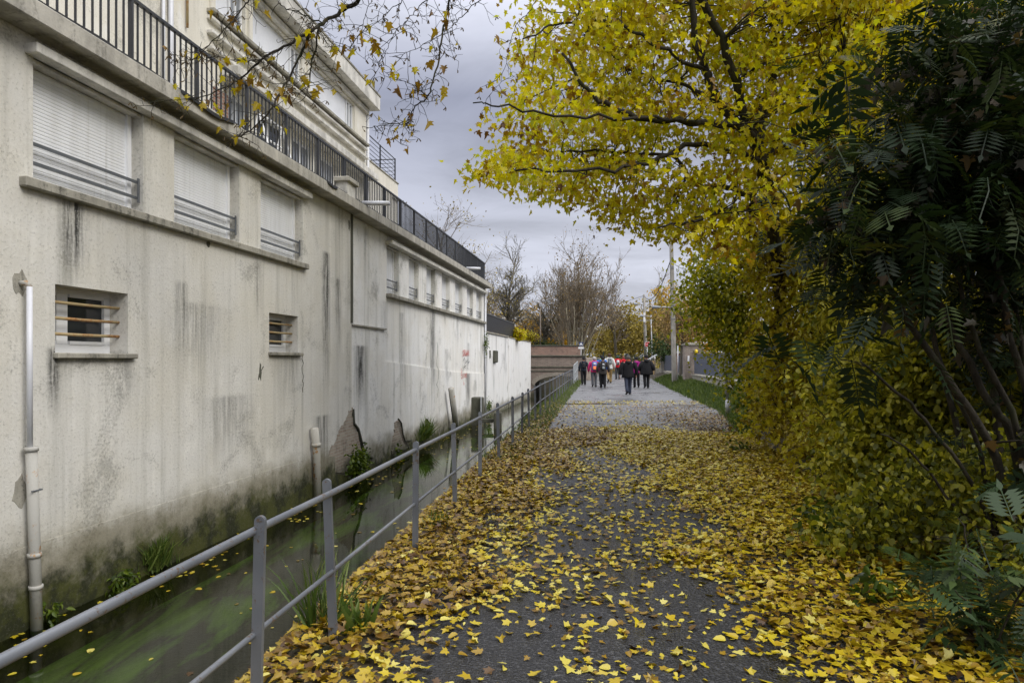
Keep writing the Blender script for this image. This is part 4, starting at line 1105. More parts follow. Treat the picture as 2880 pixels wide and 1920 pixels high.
shrub('green_shrub', 'green shrub with round leaves hanging in front of the slatted boundary fence', 'shrub', (5.9, 16.3, .1),
      [(5.0, 16.2, 3.1, .95, .8, 1.2), (5.5, 16.2, 2.1, .8, .7, 1.1), (5.0, 16, 4.0, .7, .6, .55), (4.55, 16.2, 3.2, .55, .5, .7), (5.75, 16, 1.1, .5, .5, .7), (5.7, 16, 3.6, .7, .6, .9)], 9500, ROUND, M_GSH, .09, 14, .018, beta=(2.6, 1.9), cl=.30, per=9)
shrub('low_shrub', 'small green shrub growing over a stump at the path edge', 'shrub', (5.35, 15.0, .0),
      [(5.45, 15, .75, .55, .45, .65), (5.1, 14.6, .2, .5, .35, .22), (5.8, 15, .4, .4, .4, .4)], 900, ROUND, M_GRN, .11, 6, .012, beta=(2, 2))
shrub('yellow_shrub', 'golden yellow shrub between the green fence shrub and the yellow-green bush', 'shrub', (5.2, 12.2, .0),
      [(5.2, 12.2, 3.2, .95, .8, 1.2), (5.0, 12, 1.5, .9, .7, 1.2), (5.7, 12, 2.2, .9, .8, 1.3), (4.7, 12.1, .6, .6, .5, .5), (4.7, 12.4, 3.6, .6, .6, .7)], 13000, MAPLE_LOW, M_YSH, .085, 14, .02, beta=(3.0, 1.6), cl=.2)
shrub('yellow_green_shrub', 'tall lime green shrub with small oval leaves above the golden shrub', 'shrub', (5.4, 10.4, .0),
      [(5.3, 10.2, 3.3, .9, .8, 1.1), (5.0, 10, 2.2, .6, .7, .9), (5.7, 10, 1.4, .8, .7, 1.2), (4.3, 8.2, 2.5, .6, .5, .6), (4.1, 7.6, 3.1, .5, .5, .5)], 11000, OVAL, M_YGR, .105, 10, .018, beta=(2.8, 1.6), cl=.2)
shrub('yellow_green_bush', 'rounded bush with small yellow-green leaves beside the leaf-covered path edge', 'shrub', (3.95, 7.3, .0),
      [(3.95, 7.3, 1.05, .8, .6, .85), (4.6, 7.2, .9, .6, .6, .8), (3.6, 7.0, .5, .5, .45, .45), (4.3, 7.0, 1.8, .65, .5, .6), (3.55, 7.6, 1.5, .4, .4, .4)], 12000, ROUND, M_YGR, .062, 14, .014, beta=(2.6, 1.7), cl=.13)
shrub('yellow_green_bush', 'taller yellow-green bush behind the leaning stems of the pinnate shrub', 'shrub', (4.6, 6.9, .0),
      [(4.5, 6.9, 1.5, .8, .5, .9), (5.1, 6.8, 1.0, .7, .5, 1.0), (4.3, 6.6, .6, .6, .5, .6)], 8000, ROUND, M_YGR, .07, 12, .014, beta=(2.0, 2.0), cl=.14)
shrub('dark_green_bush', 'low dark green bush with bright yellow tips at the lower right', 'shrub', (3.55, 5.4, .0),
      [(3.35, 5.5, .45, .6, .5, .45), (3.9, 5.2, .6, .5, .5, .5), (3.0, 5.7, .22, .5, .4, .2), (3.5, 4.5, .3, .4, .35, .28)], 5200, ROUND, M_YGR, .055, 9, .010, beta=(1.5, 2.2), cl=.16)
shrub('golden_undershrub', 'low golden-brown shrub over the ground between maple trunk and yellow-green bush', 'shrub', (4.7, 9.0, 0), [(4.6, 9.0, .6, .7, .6, .6), (5.2, 9.0, .9, .7, .6, .8), (4.4, 9.6, .4, .5, .4, .4), (5.0, 10.6, .5, .9, .6, .5)], 7000, MAPLE_LOW, M_YSH, .08, 10, .012, beta=(2.2, 1.8), cl=.16)
# background hedge that closes the verge behind the shrubs
shrub('dark_hedge', 'dense dark hedge filling the gap behind the leaning stems', 'hedge', (7.0, 7.2, .1),
      [(6.2, 7.4, 1.6, 1.1, 1.0, 1.6), (7.4, 6.2, 1.8, 1.3, 1.4, 1.9), (6.4, 9.6, 1.6, 1.2, 1.0, 1.7), (5.9, 6.2, 1.0, .8, .8, 1.0)], 9000, MAPLE_LOW, M_YSH, .12, 22, .022, beta=(1.1, 3.0), cl=.22)

# dark shrub with pinnate leaves and leaning stems, nearest the camera on the right
def frond_shrub(name, label, base, stems, n, size, ells, mat, dead=0, group=None, droop=.7, stem_mat=None, r0=.035, pairs=6):
    root = empty(name, base, 0, label, 'shrub', group); b = np.array(base)
    sm = MB(); P2, R2 = [], []
    for pts, r in stems:
        sp = smooth_path([np.array(p, float) for p in pts], 5); m = len(sp)
        rr = [r * (1 - .6 * i / (m - 1)) for i in range(m)]
        sm.tube([p - b + RNG.normal(0, .006, 3) for p in sp], rr, 7)
        P2 += sp; R2 += rr
    pos, c = ellipsoid_pts(ells, n, 5, .20, .5)
    twigs_to(sm, c, np.array(P2), np.array(R2), b, 1.5)
    sm.build('stems', stem_mat or M_BARK, root, True)
    nn = len(pos); d_ = RNG.normal(0, 1, (nn, 3)) * np.array((1, 1, .45)); d_[:, 2] -= droop * .6; d_[:, 1] -= .25
    fr = frames_dir(d_, RNG.uniform(-.5, .5, nn)); sz = size * RNG.uniform(.6, 1.25, nn); r_ = RNG.beta(2, 2.6, nn)
    tp = [frond_tpl(pairs, .25, .11, .36), frond_tpl(pairs + 1, .6, .10, .30), frond_tpl(pairs - 1, .1, .14, .40), frond_tpl(pairs - 2, .8, .16, .44), frond_tpl(pairs + 2, .9, .085, .26)]
    kk = RNG.integers(0, 5, nn)
    scatter('foliage', [(tp[i], pos[kk == i] - b, fr[kk == i], sz[kk == i], r_[kk == i]) for i in range(5)], mat, root)
    if dead:
        q, _ = ellipsoid_pts(ells, dead, 6, .10, .75)
        scatter('dead_leaves', leafset(MAPLE, q - b, .085, 0, 1, .9, .3, -.3, beta=(1.3, 2.2)), M_DED, root)
    return root
def sp_(px, py, y): return at(px, py, y)
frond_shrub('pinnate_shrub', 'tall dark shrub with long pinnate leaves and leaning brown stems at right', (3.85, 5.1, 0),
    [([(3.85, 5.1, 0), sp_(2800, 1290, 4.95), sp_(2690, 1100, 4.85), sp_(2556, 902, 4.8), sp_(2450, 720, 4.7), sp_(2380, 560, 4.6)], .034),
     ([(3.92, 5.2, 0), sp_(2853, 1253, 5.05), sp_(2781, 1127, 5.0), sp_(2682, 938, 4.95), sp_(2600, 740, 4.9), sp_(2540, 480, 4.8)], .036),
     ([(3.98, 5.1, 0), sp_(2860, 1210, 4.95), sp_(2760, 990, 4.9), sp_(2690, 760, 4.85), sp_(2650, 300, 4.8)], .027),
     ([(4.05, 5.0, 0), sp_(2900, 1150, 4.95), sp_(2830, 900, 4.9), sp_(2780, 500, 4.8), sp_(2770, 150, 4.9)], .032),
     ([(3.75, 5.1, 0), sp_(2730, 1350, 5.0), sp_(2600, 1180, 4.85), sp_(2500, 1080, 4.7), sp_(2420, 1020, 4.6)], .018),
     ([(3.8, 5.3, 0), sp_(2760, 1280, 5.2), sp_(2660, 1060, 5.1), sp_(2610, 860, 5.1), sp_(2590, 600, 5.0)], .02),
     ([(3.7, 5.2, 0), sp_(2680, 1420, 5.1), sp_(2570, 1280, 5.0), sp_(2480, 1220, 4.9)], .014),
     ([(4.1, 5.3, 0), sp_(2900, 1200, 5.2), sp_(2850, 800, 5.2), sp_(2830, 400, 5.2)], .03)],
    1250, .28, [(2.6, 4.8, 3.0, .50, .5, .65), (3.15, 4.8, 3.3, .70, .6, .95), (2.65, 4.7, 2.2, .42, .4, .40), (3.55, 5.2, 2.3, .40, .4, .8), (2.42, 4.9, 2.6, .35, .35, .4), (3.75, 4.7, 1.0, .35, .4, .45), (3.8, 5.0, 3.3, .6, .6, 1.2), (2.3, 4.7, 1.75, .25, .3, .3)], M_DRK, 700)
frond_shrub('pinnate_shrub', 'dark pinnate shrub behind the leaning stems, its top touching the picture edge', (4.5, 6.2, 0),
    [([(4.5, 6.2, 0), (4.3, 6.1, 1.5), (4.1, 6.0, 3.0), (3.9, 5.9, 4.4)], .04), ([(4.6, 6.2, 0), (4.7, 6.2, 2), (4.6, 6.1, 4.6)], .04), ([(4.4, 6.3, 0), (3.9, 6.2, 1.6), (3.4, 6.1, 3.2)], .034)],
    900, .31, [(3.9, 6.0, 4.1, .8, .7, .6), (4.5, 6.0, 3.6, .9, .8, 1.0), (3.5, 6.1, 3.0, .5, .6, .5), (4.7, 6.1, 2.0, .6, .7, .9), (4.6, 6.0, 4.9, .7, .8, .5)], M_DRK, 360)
frond_shrub('fern_clump', 'clump of green pinnate fronds arching over fallen leaves in the bottom right corner', (2.62, 3.75, 0),
    [([(2.62, 3.75, 0), (2.5, 3.7, .3), (2.35, 3.62, .42)], .008), ([(2.62, 3.75, 0), (2.75, 3.7, .4), (2.85, 3.6, .6)], .008), ([(2.65, 3.8, 0), (2.6, 3.85, .5), (2.55, 3.9, .75)], .008)],
    115, .23, [(2.62, 3.8, .28, .26, .25, .2), (2.8, 3.75, .42, .22, .25, .24)], leafmat('fern_leaf', [(0, (.02, .04, .012)), (.6, (.035, .065, .018)), (1, (.09, .12, .03))], .25, .4, 1.1), 0, droop=.2, pairs=7)
for i, (px, py, s_, lb) in enumerate(((2400, 1440, .3, 'dark leafy seedling among fallen leaves below the yellow-green bush'), (2300, 1475, .22, 'dark leafy seedling poking through the yellow leaf litter'), (2080, 1275, .2, 'small green seedling in the leaves near the golden shrub'), (2380, 1535, .3, 'leafy seedling in front of the yellow-green bush'), (2465, 1690, .18, 'tiny dark seedling on the brown leaves near the fern clump'))):
    x, y, z = on_ground(px, py)
    shrub('seedling', lb, 'plant', (x, y, z), [(x, y, z + s_ * .5, s_, s_ * .7, s_ * .5)], 90, OVAL, M_GRN, .09, 4, .005, 'seedlings in the leaf litter', per=6, cl=.06, beta=(1.2, 3))

# ================================================================== background trees
def grow(mb, p, d, L, r, lev, P, tips):
    n = 4 if lev < 2 else 3; pts = [p]; rr = [r]
    for i in range(n):
        d = (d + Vector((R.gauss(0, P['j']), R.gauss(0, P['j']), R.gauss(0, P['j']) + P['up']))).normalized()
        p = p + d * (L / n); pts.append(p); rr.append(r * (1 - (1 - P['tp']) * (i + 1) / n))
    mb.tube(pts, rr, (7, 5, 4, 3, 3)[min(lev, 4)], cap=False)
    if lev >= P['lev']:
        tips.append(p); return
    for k in range(P['kids'][lev]):
        t = R.uniform(P['t0'], 1.0) * n; i = min(n - 1, int(t)); q = pts[i].lerp(pts[i + 1], t - i)
        ax = d.orthogonal().normalized(); ax.rotate(Matrix.Rotation(R.uniform(0, 6.283), 3, d))
        e = d.copy(); e.rotate(Matrix.Rotation(math.radians(R.uniform(*P['ang'])), 3, ax))
        grow(mb, q, e, L * P['lr'] * R.uniform(.7, 1.15), max(P['rmin'], rr[i] * P['rr']), lev + 1, P, tips)
    if P.get('lead') and lev < 2:
        grow(mb, p, d, L * P['lead'], rr[-1], lev + 1, P, tips)
def bare_tree(name, label, base, h, P, mat, leaves=0, lmat=None, lsize=.2, stems=1, spread=0.0, group='trees beyond the bridge'):
    root = empty(name, base, 0, label, 'tree', group)
    tm, bm_, tips = MB(), MB(), []
    for s_ in range(stems):
        d = Vector((R.gauss(0, spread), R.gauss(0, spread * .6), 1)).normalized()
        hs = h * (R.uniform(.75, 1.0) if stems > 1 else 1)
        n = 6; p = Vector((R.gauss(0, .25) if stems > 1 else 0, R.gauss(0, .25) if stems > 1 else 0, -.2)); pts = [p]; r0 = P['r0'] * (R.uniform(.5, 1) if stems > 1 else 1)
        L = hs * P['trunk']
        for i in range(n):
            d = (d + Vector((R.gauss(0, .05), R.gauss(0, .05), .03))).normalized(); p = p + d * L / n; pts.append(p)
        rr = [r0 * (1 - .55 * i / n) for i in range(n + 1)]
        tm.tube(pts, rr, 8 if stems == 1 else 5)
        for k in range(P['main']):
            t = R.uniform(P['c0'], 1) * n; i = min(n - 1, int(t)); q = pts[i].lerp(pts[i + 1], t - i)
            ax = d.orthogonal().normalized(); ax.rotate(Matrix.Rotation(R.uniform(0, 6.283), 3, d))
            e = d.copy(); e.rotate(Matrix.Rotation(math.radians(R.uniform(*P['ang'])), 3, ax))
            grow(bm_, q, e, hs * P['bl'] * R.uniform(.6, 1.1) * (1.25 - .6 * t / n), max(P['rmin'], rr[i] * .55), 0, P, tips)
        grow(bm_, pts[-1], d, hs * P['bl'], rr[-1], 0, P, tips)
    tm.build('trunk', mat, root, True); bm_.build('crown', P.get('cm', mat), root)
    if leaves:
        tp = np.array([tuple(t) for t in tips]); pos = tp[RNG.integers(0, len(tp), leaves)] + nrand(leaves, (.35, .35, .35))
        scatter('leaves', leafset(BIT, pos, lsize, 0, 1, .5), lmat, root)
    return root
PT = dict(j=.16, up=.07, tp=.55, lev=3, kids=[6, 5, 4], t0=.2, ang=(24, 58), lr=.62, rr=.55, rmin=.013, r0=.24, trunk=.62, main=12, c0=.35, bl=.30, cm=M_TWIG)
def gx(px, y): return ((px - CX) * y / F, y, rise(y))
bare_tree('bare_tree', 'wide bare tree with thin olive leaves rising behind the balcony end', gx(1285, 60), 14.2, dict(PT, bl=.40, ang=(30, 65), trunk=.5, main=18), M_BARKG, 2600, M_OLV, .18)
bare_tree('bare_tree', 'tallest bare tree with a dark trunk left of the bridge', gx(1432, 66), 12.6, dict(PT, bl=.26, ang=(25, 50), trunk=.66, main=18, cm=M_BARKG), M_BARK, 500, M_OLV, .16)
bare_tree('bare_tree', 'dark spreading bare tree beside the thin street lamp', gx(1512, 62), 9.8, dict(PT, bl=.36, trunk=.38, ang=(22, 55), main=12, c0=.6, r0=.26, cm=M_BARKG), M_BARK, 500, M_BRN, .16)
bare_tree('bare_tree', 'slim bare tree at the left end of the row by the building', gx(1370, 75), 10.5, dict(PT, bl=.26, main=10), M_BARKG, 350, M_OLV, .22)
bare_tree('coppiced_tree', 'fan of many pale stems growing behind the bridge parapet end', gx(1618, 57.6), 9.0, dict(PT, j=.10, up=.12, bl=.30, trunk=.74, main=3, c0=.4, ang=(10, 34), kids=[4, 4, 3], r0=.075), M_BARKP, 900, M_BRN, .14, 24, .27)
bare_tree('bare_tree', 'rounded tree with bare top twigs and russet leaves behind the fan of stems', gx(1640, 72), 12.6, dict(PT, bl=.38, main=18, trunk=.55, ang=(22, 60)), M_BARKG, 2600, M_BRN, .2)
bare_tree('bare_tree', 'thin bare tree between the fan of stems and the yellow wood', gx(1735, 80), 9.6, dict(PT, main=9, bl=.26), M_BARKG, 250, M_OLV, .22)
bare_tree('bare_tree', 'bare tree showing grey twigs above the golden tree by the utility pole', gx(1860, 95), 13.4, dict(PT, main=10, bl=.26), M_BARKG, 0)
def blob_tree(label, px, y, zt, zb, w, mat, n, size, group='leafy trees beyond the bridge', bmat=None, name='autumn_tree'):
    x, y, z = gx(px, y); h = (zt - zb) / 2; c = (zt + zb) / 2
    el = [(x, y, c + h * .25, w * .36, w * .36, h * .75), (x - w * .25, y, c - h * .15, w * .30, w * .3, h * .6), (x + w * .25, y, c - h * .1, w * .30, w * .3, h * .65), (x + w * .05, y - w * .15, c - h * .45, w * .34, w * .3, h * .5)]
    leaf_tree(name, label, (x, y, z), [(x + .1, y, z + (zb - z) * .8 + .4), (x, y, c), (x, y, c + h * .6)], .16, el, n, BIT, mat, size, 8, per=16, cl=.42, bmat=bmat or M_BARKG, group=group)
blob_tree('ochre tree glowing behind the dark spreading bare tree', 1500, 78, 8.0, 1.0, 5.2, M_OCH, 2600, .30)
blob_tree('ochre tree above the dark screen fence', 1392, 84, 7.6, 1.0, 4.6, M_OCH, 1800, .30)
blob_tree('ochre tree just left of the fan of stems', 1570, 82, 7.4, 1.0, 4.2, M_OCH, 1700, .30)
blob_tree('olive tree behind the stop sign pole', 1770, 82, 9.2, .8, 6.4, M_OLV, 3600, .30)
blob_tree('olive yellow tree behind the two street lamps', 1838, 76, 9.0, .8, 5.4, M_OLV, 3000, .30)
blob_tree('bright golden tree behind the concrete utility pole', 1885, 92, 12.4, 1.0, 8.0, M_OCH, 3800, .32)
blob_tree('olive tree at the far end of the road, behind the walkers', 1700, 96, 8.2, .6, 6.4, M_OLV, 3000, .32)
blob_tree('russet tree overhanging the brick gate pillar', 1915, 41, 5.4, 2.5, 3.0, M_BRN, 3200, .13)
blob_tree('far ochre tree right of the golden tree', 1975, 88, 10.6, 1.0, 7, M_OCH, 2200, .32)
blob_tree('green conifer bush behind the garden gates', 1872, 52, 3.9, 1.2, 2.2, M_GFR, 1700, .16, None)
x, y, z = gx(1535, 57.2)
shrub('ivy_bank', 'dark green ivy bank behind the bridge parapet', 'ivy', (x, y, z), [(x, y, 2.7, 1.6, .5, .65), (x - 1.2, y, 2.5, .8, .4, .5)], 2200, BIT, M_GFR, .14, 6, .02)
x, y, z = gx(1490, 56.8)
shrub('orange_bush', 'orange leaved bush at the end of the white garden wall', 'shrub', (x, y, z), [(x - .3, y, 3.6, 1.1, .5, .5)], 900, BIT, M_YSH, .14, 5, .02)
x, y, z = gx(1455, 40)
shrub('maple_sapling', 'small yellow-orange maple sapling hanging over the white garden wall', 'shrub', (wall_x(39.6) - .1, 39.6, 2.86), [(wall_x(39.6) + .1, 39.5, 3.1, .42, .5, .42), (wall_x(40) + .2, 40.2, 2.85, .3, .4, .25)], 420, MAPLE_LOW, M_YEL, .16, 6, .012, per=10, cl=.12, beta=(1.6, 1.6))
# the wood that closes the view: reads as one mass
def far_wood():
    sets = []
    N = 15000
    x = RNG.uniform(-70, 75, N); y = RNG.uniform(112, 130, N)
    hgt = 6.2 + 1.8 * np.sin(x * .21) + 1.2 * np.sin(x * .53 + 1)
    hgt = hgt + np.clip((x - 14) * .22, 0, 5)
    z = RNG.uniform(0, 1, N) ** .8 * hgt
    pos = np.stack([x, y, z], 1)
    o = scatter('far_wood', leafset(BIT, pos, .75, 0, 1, .4), M_OLV)
    tag(o, kind='stuff')
far_wood()
u_ = RNG.uniform(0, 1, 5200)
y = 68 + 30 * u_; x = (RNG.uniform(1550, 1990, 5200) - CX) * y / F
pos = np.stack([x, y, .4 + RNG.uniform(0, 1, 5200) ** 1.6 * (1.2 + .9 * np.sin(x * 1.3))], 1)
tag(scatter('undergrowth', leafset(BIT, pos, .32, 0, 1, .4), M_OLV), kind='stuff')

# ================================================================== fallen leaves and grass
def litter():
    P, r, sz, pile = [], [], [], []
    n = 420000
    y = 2.0 + 24 * RNG.uniform(0, 1, n) ** 1.5; x = RNG.uniform(-2.2, 8.5, n)
    wgt = (y - 2.0 + .01) ** (1 / 3) # proposal density correction
    prop = 1.0 / (1.5 * ((y - 2.0) / 24) ** (1 / 3) + 1e-6)                # relative proposal density in y
    fx = np.array([fence_x(v) for v in y])
    xb = np.interp(y, [2, 3.8, 4.8, 6, 7.2, 8.4, 10, 12, 13.5], [-.72, -.50, -.36, -.05, .20, .35, .55, .9, 2.2])
    xr = np.interp(y, [2, 3.6, 4.6, 5.4, 6.5, 7.4, 8.4, 10, 12, 13.5], [1.42, 1.48, 1.56, 1.66, 1.85, 1.95, 2.0, 2.0, 1.9, .9])
    hx = np.interp(y, [0, 4.6, 6.5, 10, 15, 21], [2.6, 2.9, 3.4, 4.5, 5.0, 6.6])
    nz = np.sin(x * 3.1 + y * 1.7) + np.sin(x * 1.3 - y * 2.3 + 1) + np.sin(x * 5.3 + y * .7 + 2) + np.sin(-x * 2.2 + y * 4.1)
    soft = lambda a: 1 / (1 + np.exp(-a))
    left = soft((xb - x + nz * .16) / .22); right = soft((x - xr + nz * .18) / .26)
    mid = np.interp(y, [2, 4, 6, 7.5, 9, 13, 15.0, 16.2, 18, 22, 26], [85, 125, 185, 255, 330, 420, 300, 100, 24, 6, 1]) * (1 + .45 * np.clip(nz / 2, -1, 1.2))
    endf = np.interp(y + nz * .25, [2, 14.2, 15.8, 17], [1, 1, .4, .06])
    mid = mid * (1 - .55 * np.exp(-((x - (.75 + .02 * y)) / .95) ** 2) * np.interp(y, [6, 7.5, 12, 14], [0, 1, 1, 0]))
    den = np.maximum(mid, endf * 1050 * np.maximum(left, right))
    edge = soft((x - (fx - .42)) / .05) * soft((hx + .9 - x) / .3)
    brown = (y > 14.8) & (y < 24) & (x > 3.9 - (y - 15) * .05 + nz * .15) & (x < hx + .25)
    bd = np.interp(y, [14.8, 16, 19, 21.5, 24], [130, 380, 260, 80, 14]) * soft((x - 4.0) / .25)
    den = np.where(brown, np.maximum(den, bd), den)
    # left strip of the verge keeps some leaves further on
    den = np.maximum(den, np.where((x < fx + .55) & (y < 30), np.interp(y, [12, 16, 20, 26], [450, 270, 90, 16]), 0))
    den = den * edge
    prob = den / prop; prob = prob * (1.0 / (n / (24 * 10.7)) )
    k = RNG.uniform(0, 1, n) < prob
    x, y, den, left, right, brown = x[k], y[k], den[k], left[k], right[k], brown[k]
    m = len(x)
    fx = fx[k]
    base = np.array([rise(v) for v in y]) + .02
    bankz = np.where(x < fx - .18, -.7 * (fx - .18 - x), 0.0)
    z = base + bankz + RNG.uniform(0, 1, m) ** 1.6 * np.clip(den / 1050, .02, 1) * .07
    nrm = RNG.normal(0, .24, (m, 3)); nrm[:, 2] = 1
    fr = frames(nrm, RNG.uniform(0, 6.283, m))
    rn = np.clip(RNG.beta(2.7, 1.4, m), 0, 1)
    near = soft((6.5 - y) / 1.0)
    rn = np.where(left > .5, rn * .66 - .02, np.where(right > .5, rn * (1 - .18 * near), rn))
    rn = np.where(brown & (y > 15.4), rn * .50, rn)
    rn = np.where(RNG.uniform(0, 1, m) < .035, .97, np.clip(rn, 0, .93))
    s_ = .055 * RNG.uniform(.5, 1.45, m)
    kk = RNG.choice(9, m, p=[.18, .17, .16, .15, .09, .07, .08, .06, .04]); sets = []
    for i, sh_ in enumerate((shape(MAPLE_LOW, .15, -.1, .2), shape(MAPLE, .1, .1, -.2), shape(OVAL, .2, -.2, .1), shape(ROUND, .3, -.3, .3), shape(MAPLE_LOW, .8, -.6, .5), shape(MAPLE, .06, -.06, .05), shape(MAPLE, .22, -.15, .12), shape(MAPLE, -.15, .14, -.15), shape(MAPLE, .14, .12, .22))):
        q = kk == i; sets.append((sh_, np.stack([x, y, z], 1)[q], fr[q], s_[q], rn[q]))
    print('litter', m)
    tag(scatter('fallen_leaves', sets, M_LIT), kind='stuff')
litter()
def floaters():
    P = []
    for _ in range(900):
        y = 4 + 26 * R.random() ** 1.5; t = R.random()
        x = wall_x(y) + (fence_x(y) - .7 - wall_x(y)) * (t if R.random() < .6 else t * .22)
        if R.random() < .42: P.append((x, y, WATER + .006))
    for (px, py, n, s_) in ((395, 1585, 8, .15), (130, 1790, 12, .18), (560, 1580, 14, .3), (1210, 1235, 60, .6), (820, 1440, 16, .25), (1255, 1225, 30, .4)):
        y = F * (EYE - WATER) / (py - HY); x = (px - CX) * y / F
        for _ in range(n): P.append((x + R.gauss(0, s_ * .5), y + R.gauss(0, s_), WATER + .006))
    P = np.array(P); n = len(P)
    nr = RNG.normal(0, .06, (n, 3)); nr[:, 2] = 1
    fr = frames(nr, RNG.uniform(0, 6.28, n)); h = n // 2
    rn = RNG.beta(4, 1.6, n); sz = .06 * RNG.uniform(.5, 1.4, n)
    sets = [(shape(MAPLE, .08, -.05, 0), P[:h], fr[:h], sz[:h], rn[:h]), (shape(ROUND, .1, -.1, 0), P[h:], fr[h:], sz[h:], rn[h:])]
    tag(scatter('floating_leaves', sets, M_LIT), kind='stuff')
floaters()
BLADE = (np.array([(-.035, 0, 0), (.035, 0, 0), (.03, .35, .0), (-.03, .35, .0), (.015, .75, -.08), (-.015, .75, -.08), (0, 1, -.25)], float), [[0, 1, 2, 3], [3, 2, 4, 5], [5, 4, 6]])
def grass(name, xs, ys, zs, h, mat=M_GRA, lo=0, hi=1, wide=1.0):
    n = len(xs); d_ = RNG.normal(0, .38, (n, 3)); d_[:, 2] = 1
    tv = BLADE[0] * np.array((wide, 1, 1))
    return scatter(name, [((tv, BLADE[1]), np.stack([xs, ys, zs], 1), frames_dir(d_, RNG.uniform(0, 6.28, n)), h * RNG.uniform(.5, 1.3, n), RNG.uniform(lo, hi, n))], mat)
n = 26000
y = 15.5 + 31 * RNG.uniform(0, 1, n) ** 1.3; e = np.array([edge_x(v) for v in y]); l = np.maximum(np.array([line_x(v) for v in y]), e + 1)
t = RNG.uniform(0, 1, n); x = e - .05 + (l - e) * t * 1.05 + RNG.normal(0, .08, n)
z = np.array([rise(v) for v in y]) + np.interp((x - e), [-.1, 0, .5, 1.2], [0, .03, .22, .40])
tag(grass('verge_grass', x, y, z - .02, .20, wide=1.6), kind='stuff')
n = 6500
y = 11 + 36 * RNG.uniform(0, 1, n) ** 1.2; fx = np.array([fence_x(v) for v in y]); x = fx + RNG.uniform(-.35, .5, n)
z = np.array([rise(v) for v in y])
tag(grass('canal_edge_grass', x, y, z, .10, lo=.2, wide=1.8), kind='stuff')
for i, (px, py, h_, n_, lb) in enumerate(((905, 1760, .42, 80, 'long thin grass tuft leaning over the water by a railing post'), (1000, 1770, .20, 40, 'broad leaved green weed beside the second railing post'), (1230, 1480, .16, 50, 'grass tuft between the leaves at the foot of the railing'))):
    x, y, z = on_ground(px, py)
    o = grass('grass_tuft', x + RNG.normal(0, .05, n_), y + RNG.normal(0, .05, n_), np.full(n_, z), h_, lo=.2, wide=(.5, 2.4, 1.0)[i])
    tag(o, lb, 'grass tuft')
# weeds rooted along the water line of the building
for i, (px, py, w_, h_, n_, tp, lb) in enumerate(((345, 1640, .22, .16, 160, OVAL, 'small leafy weed growing on the mossy plinth, left of the long grass weed'), (450, 1580, .25, .20, 0, None, 'bright green grassy weed on the mossy plinth of the building'), (1120, 1290, .12, .35, 130, ROUND, 'narrow ivy strip climbing the broken render'), (1200, 1225, .55, .34, 0, None, 'long green grass clump growing from the foot of the pale wall'), (1010, 1305, .6, .32, 750, ROUND, 'mossy weeds around the exposed bricks at the water line'), (1375, 1142, .5, .35, 260, OVAL, 'bramble clump at the wall foot beside the sluice frame'), (1366, 965, .22, .5, 200, OVAL, 'hanging green weed at the joint of building and garden wall'), (145, 1720, .12, .12, 60, OVAL, 'small weed beside the rusty pipe at the water'))):
    u, z = uz(px, py, -.08); xx, yy_ = l2w(u, -.08)
    if tp is None:
        n_ = 240; du = RNG.normal(0, w_ * .5, n_)
        ax, ay = np.array([l2w(u + q, -.06) for q in du]).T
        o = grass('weed_leaves', ax, ay, z + RNG.uniform(-.12, .12, n_), h_ * 1.3, lo=.25)
    else:
        du = RNG.normal(0, w_ * .45, n_); dz = RNG.normal(0, h_ * .5, n_)
        P = np.array([(*l2w(u + q, -.05 - abs(R.gauss(0, .06))), z + k_) for q, k_ in zip(du, dz)])
        P[:, 2] = np.maximum(P[:, 2], WATER + .02)
        o = scatter('weed_leaves', leafset(tp, P, .075, 0, .75, .5), M_GRN)
    tag(o, lb, 'weed')
# ================================================================== things along the road
M_CONC = concrete('pole_concrete', (.36, .34, .30, 1), .5)
M_STEEL = plain('galvanised_steel', (.40, .41, .42, 1), .45, .3, .12, 6, .05)
M_WOODP = plain('pole_wood', (.22, .18, .14, 1), .85, 0, .35, 14, .5)
M_LAMP = plain('lamp_grey', (.22, .24, .27, 1), .4, 0, .08, 4, .03)
M_WHITE = plain('sign_white', (.80, .80, .80, 1), .5, 0, .03, 3, 0)
M_SRED = plain('sign_red', (.55, .03, .04, 1), .45, 0, .05, 3, 0)
M_SBLUE = plain('sign_blue', (.03, .05, .13, 1), .45, 0, .1, 3, 0)
def lamp_head(mb, x, y, z, L, dx):
    "cobra head seen from the side; dx is the direction it points along x"
    rings = [(-.02, .02), (.0, .05), (.12, .075), (.35, .11), (.55, .12), (.68, .09), (.74, .02)]
    vs, fs = [], []; n = 10
    for t, r_ in rings:
        for k in range(n):
            a = 2 * math.pi * k / n
            zz_ = math.sin(a) * r_ * (1.25 if math.sin(a) > 0 else .7)
            vs.append((x + dx * t * L, y + math.cos(a) * r_ * 1.1 * L, z + zz_ * L))
    for i in range(len(rings) - 1):
        for k in range(n): fs.append((i * n + k, i * n + (k + 1) % n, (i + 1) * n + (k + 1) % n, (i + 1) * n + k))
    mb.add(vs, fs)
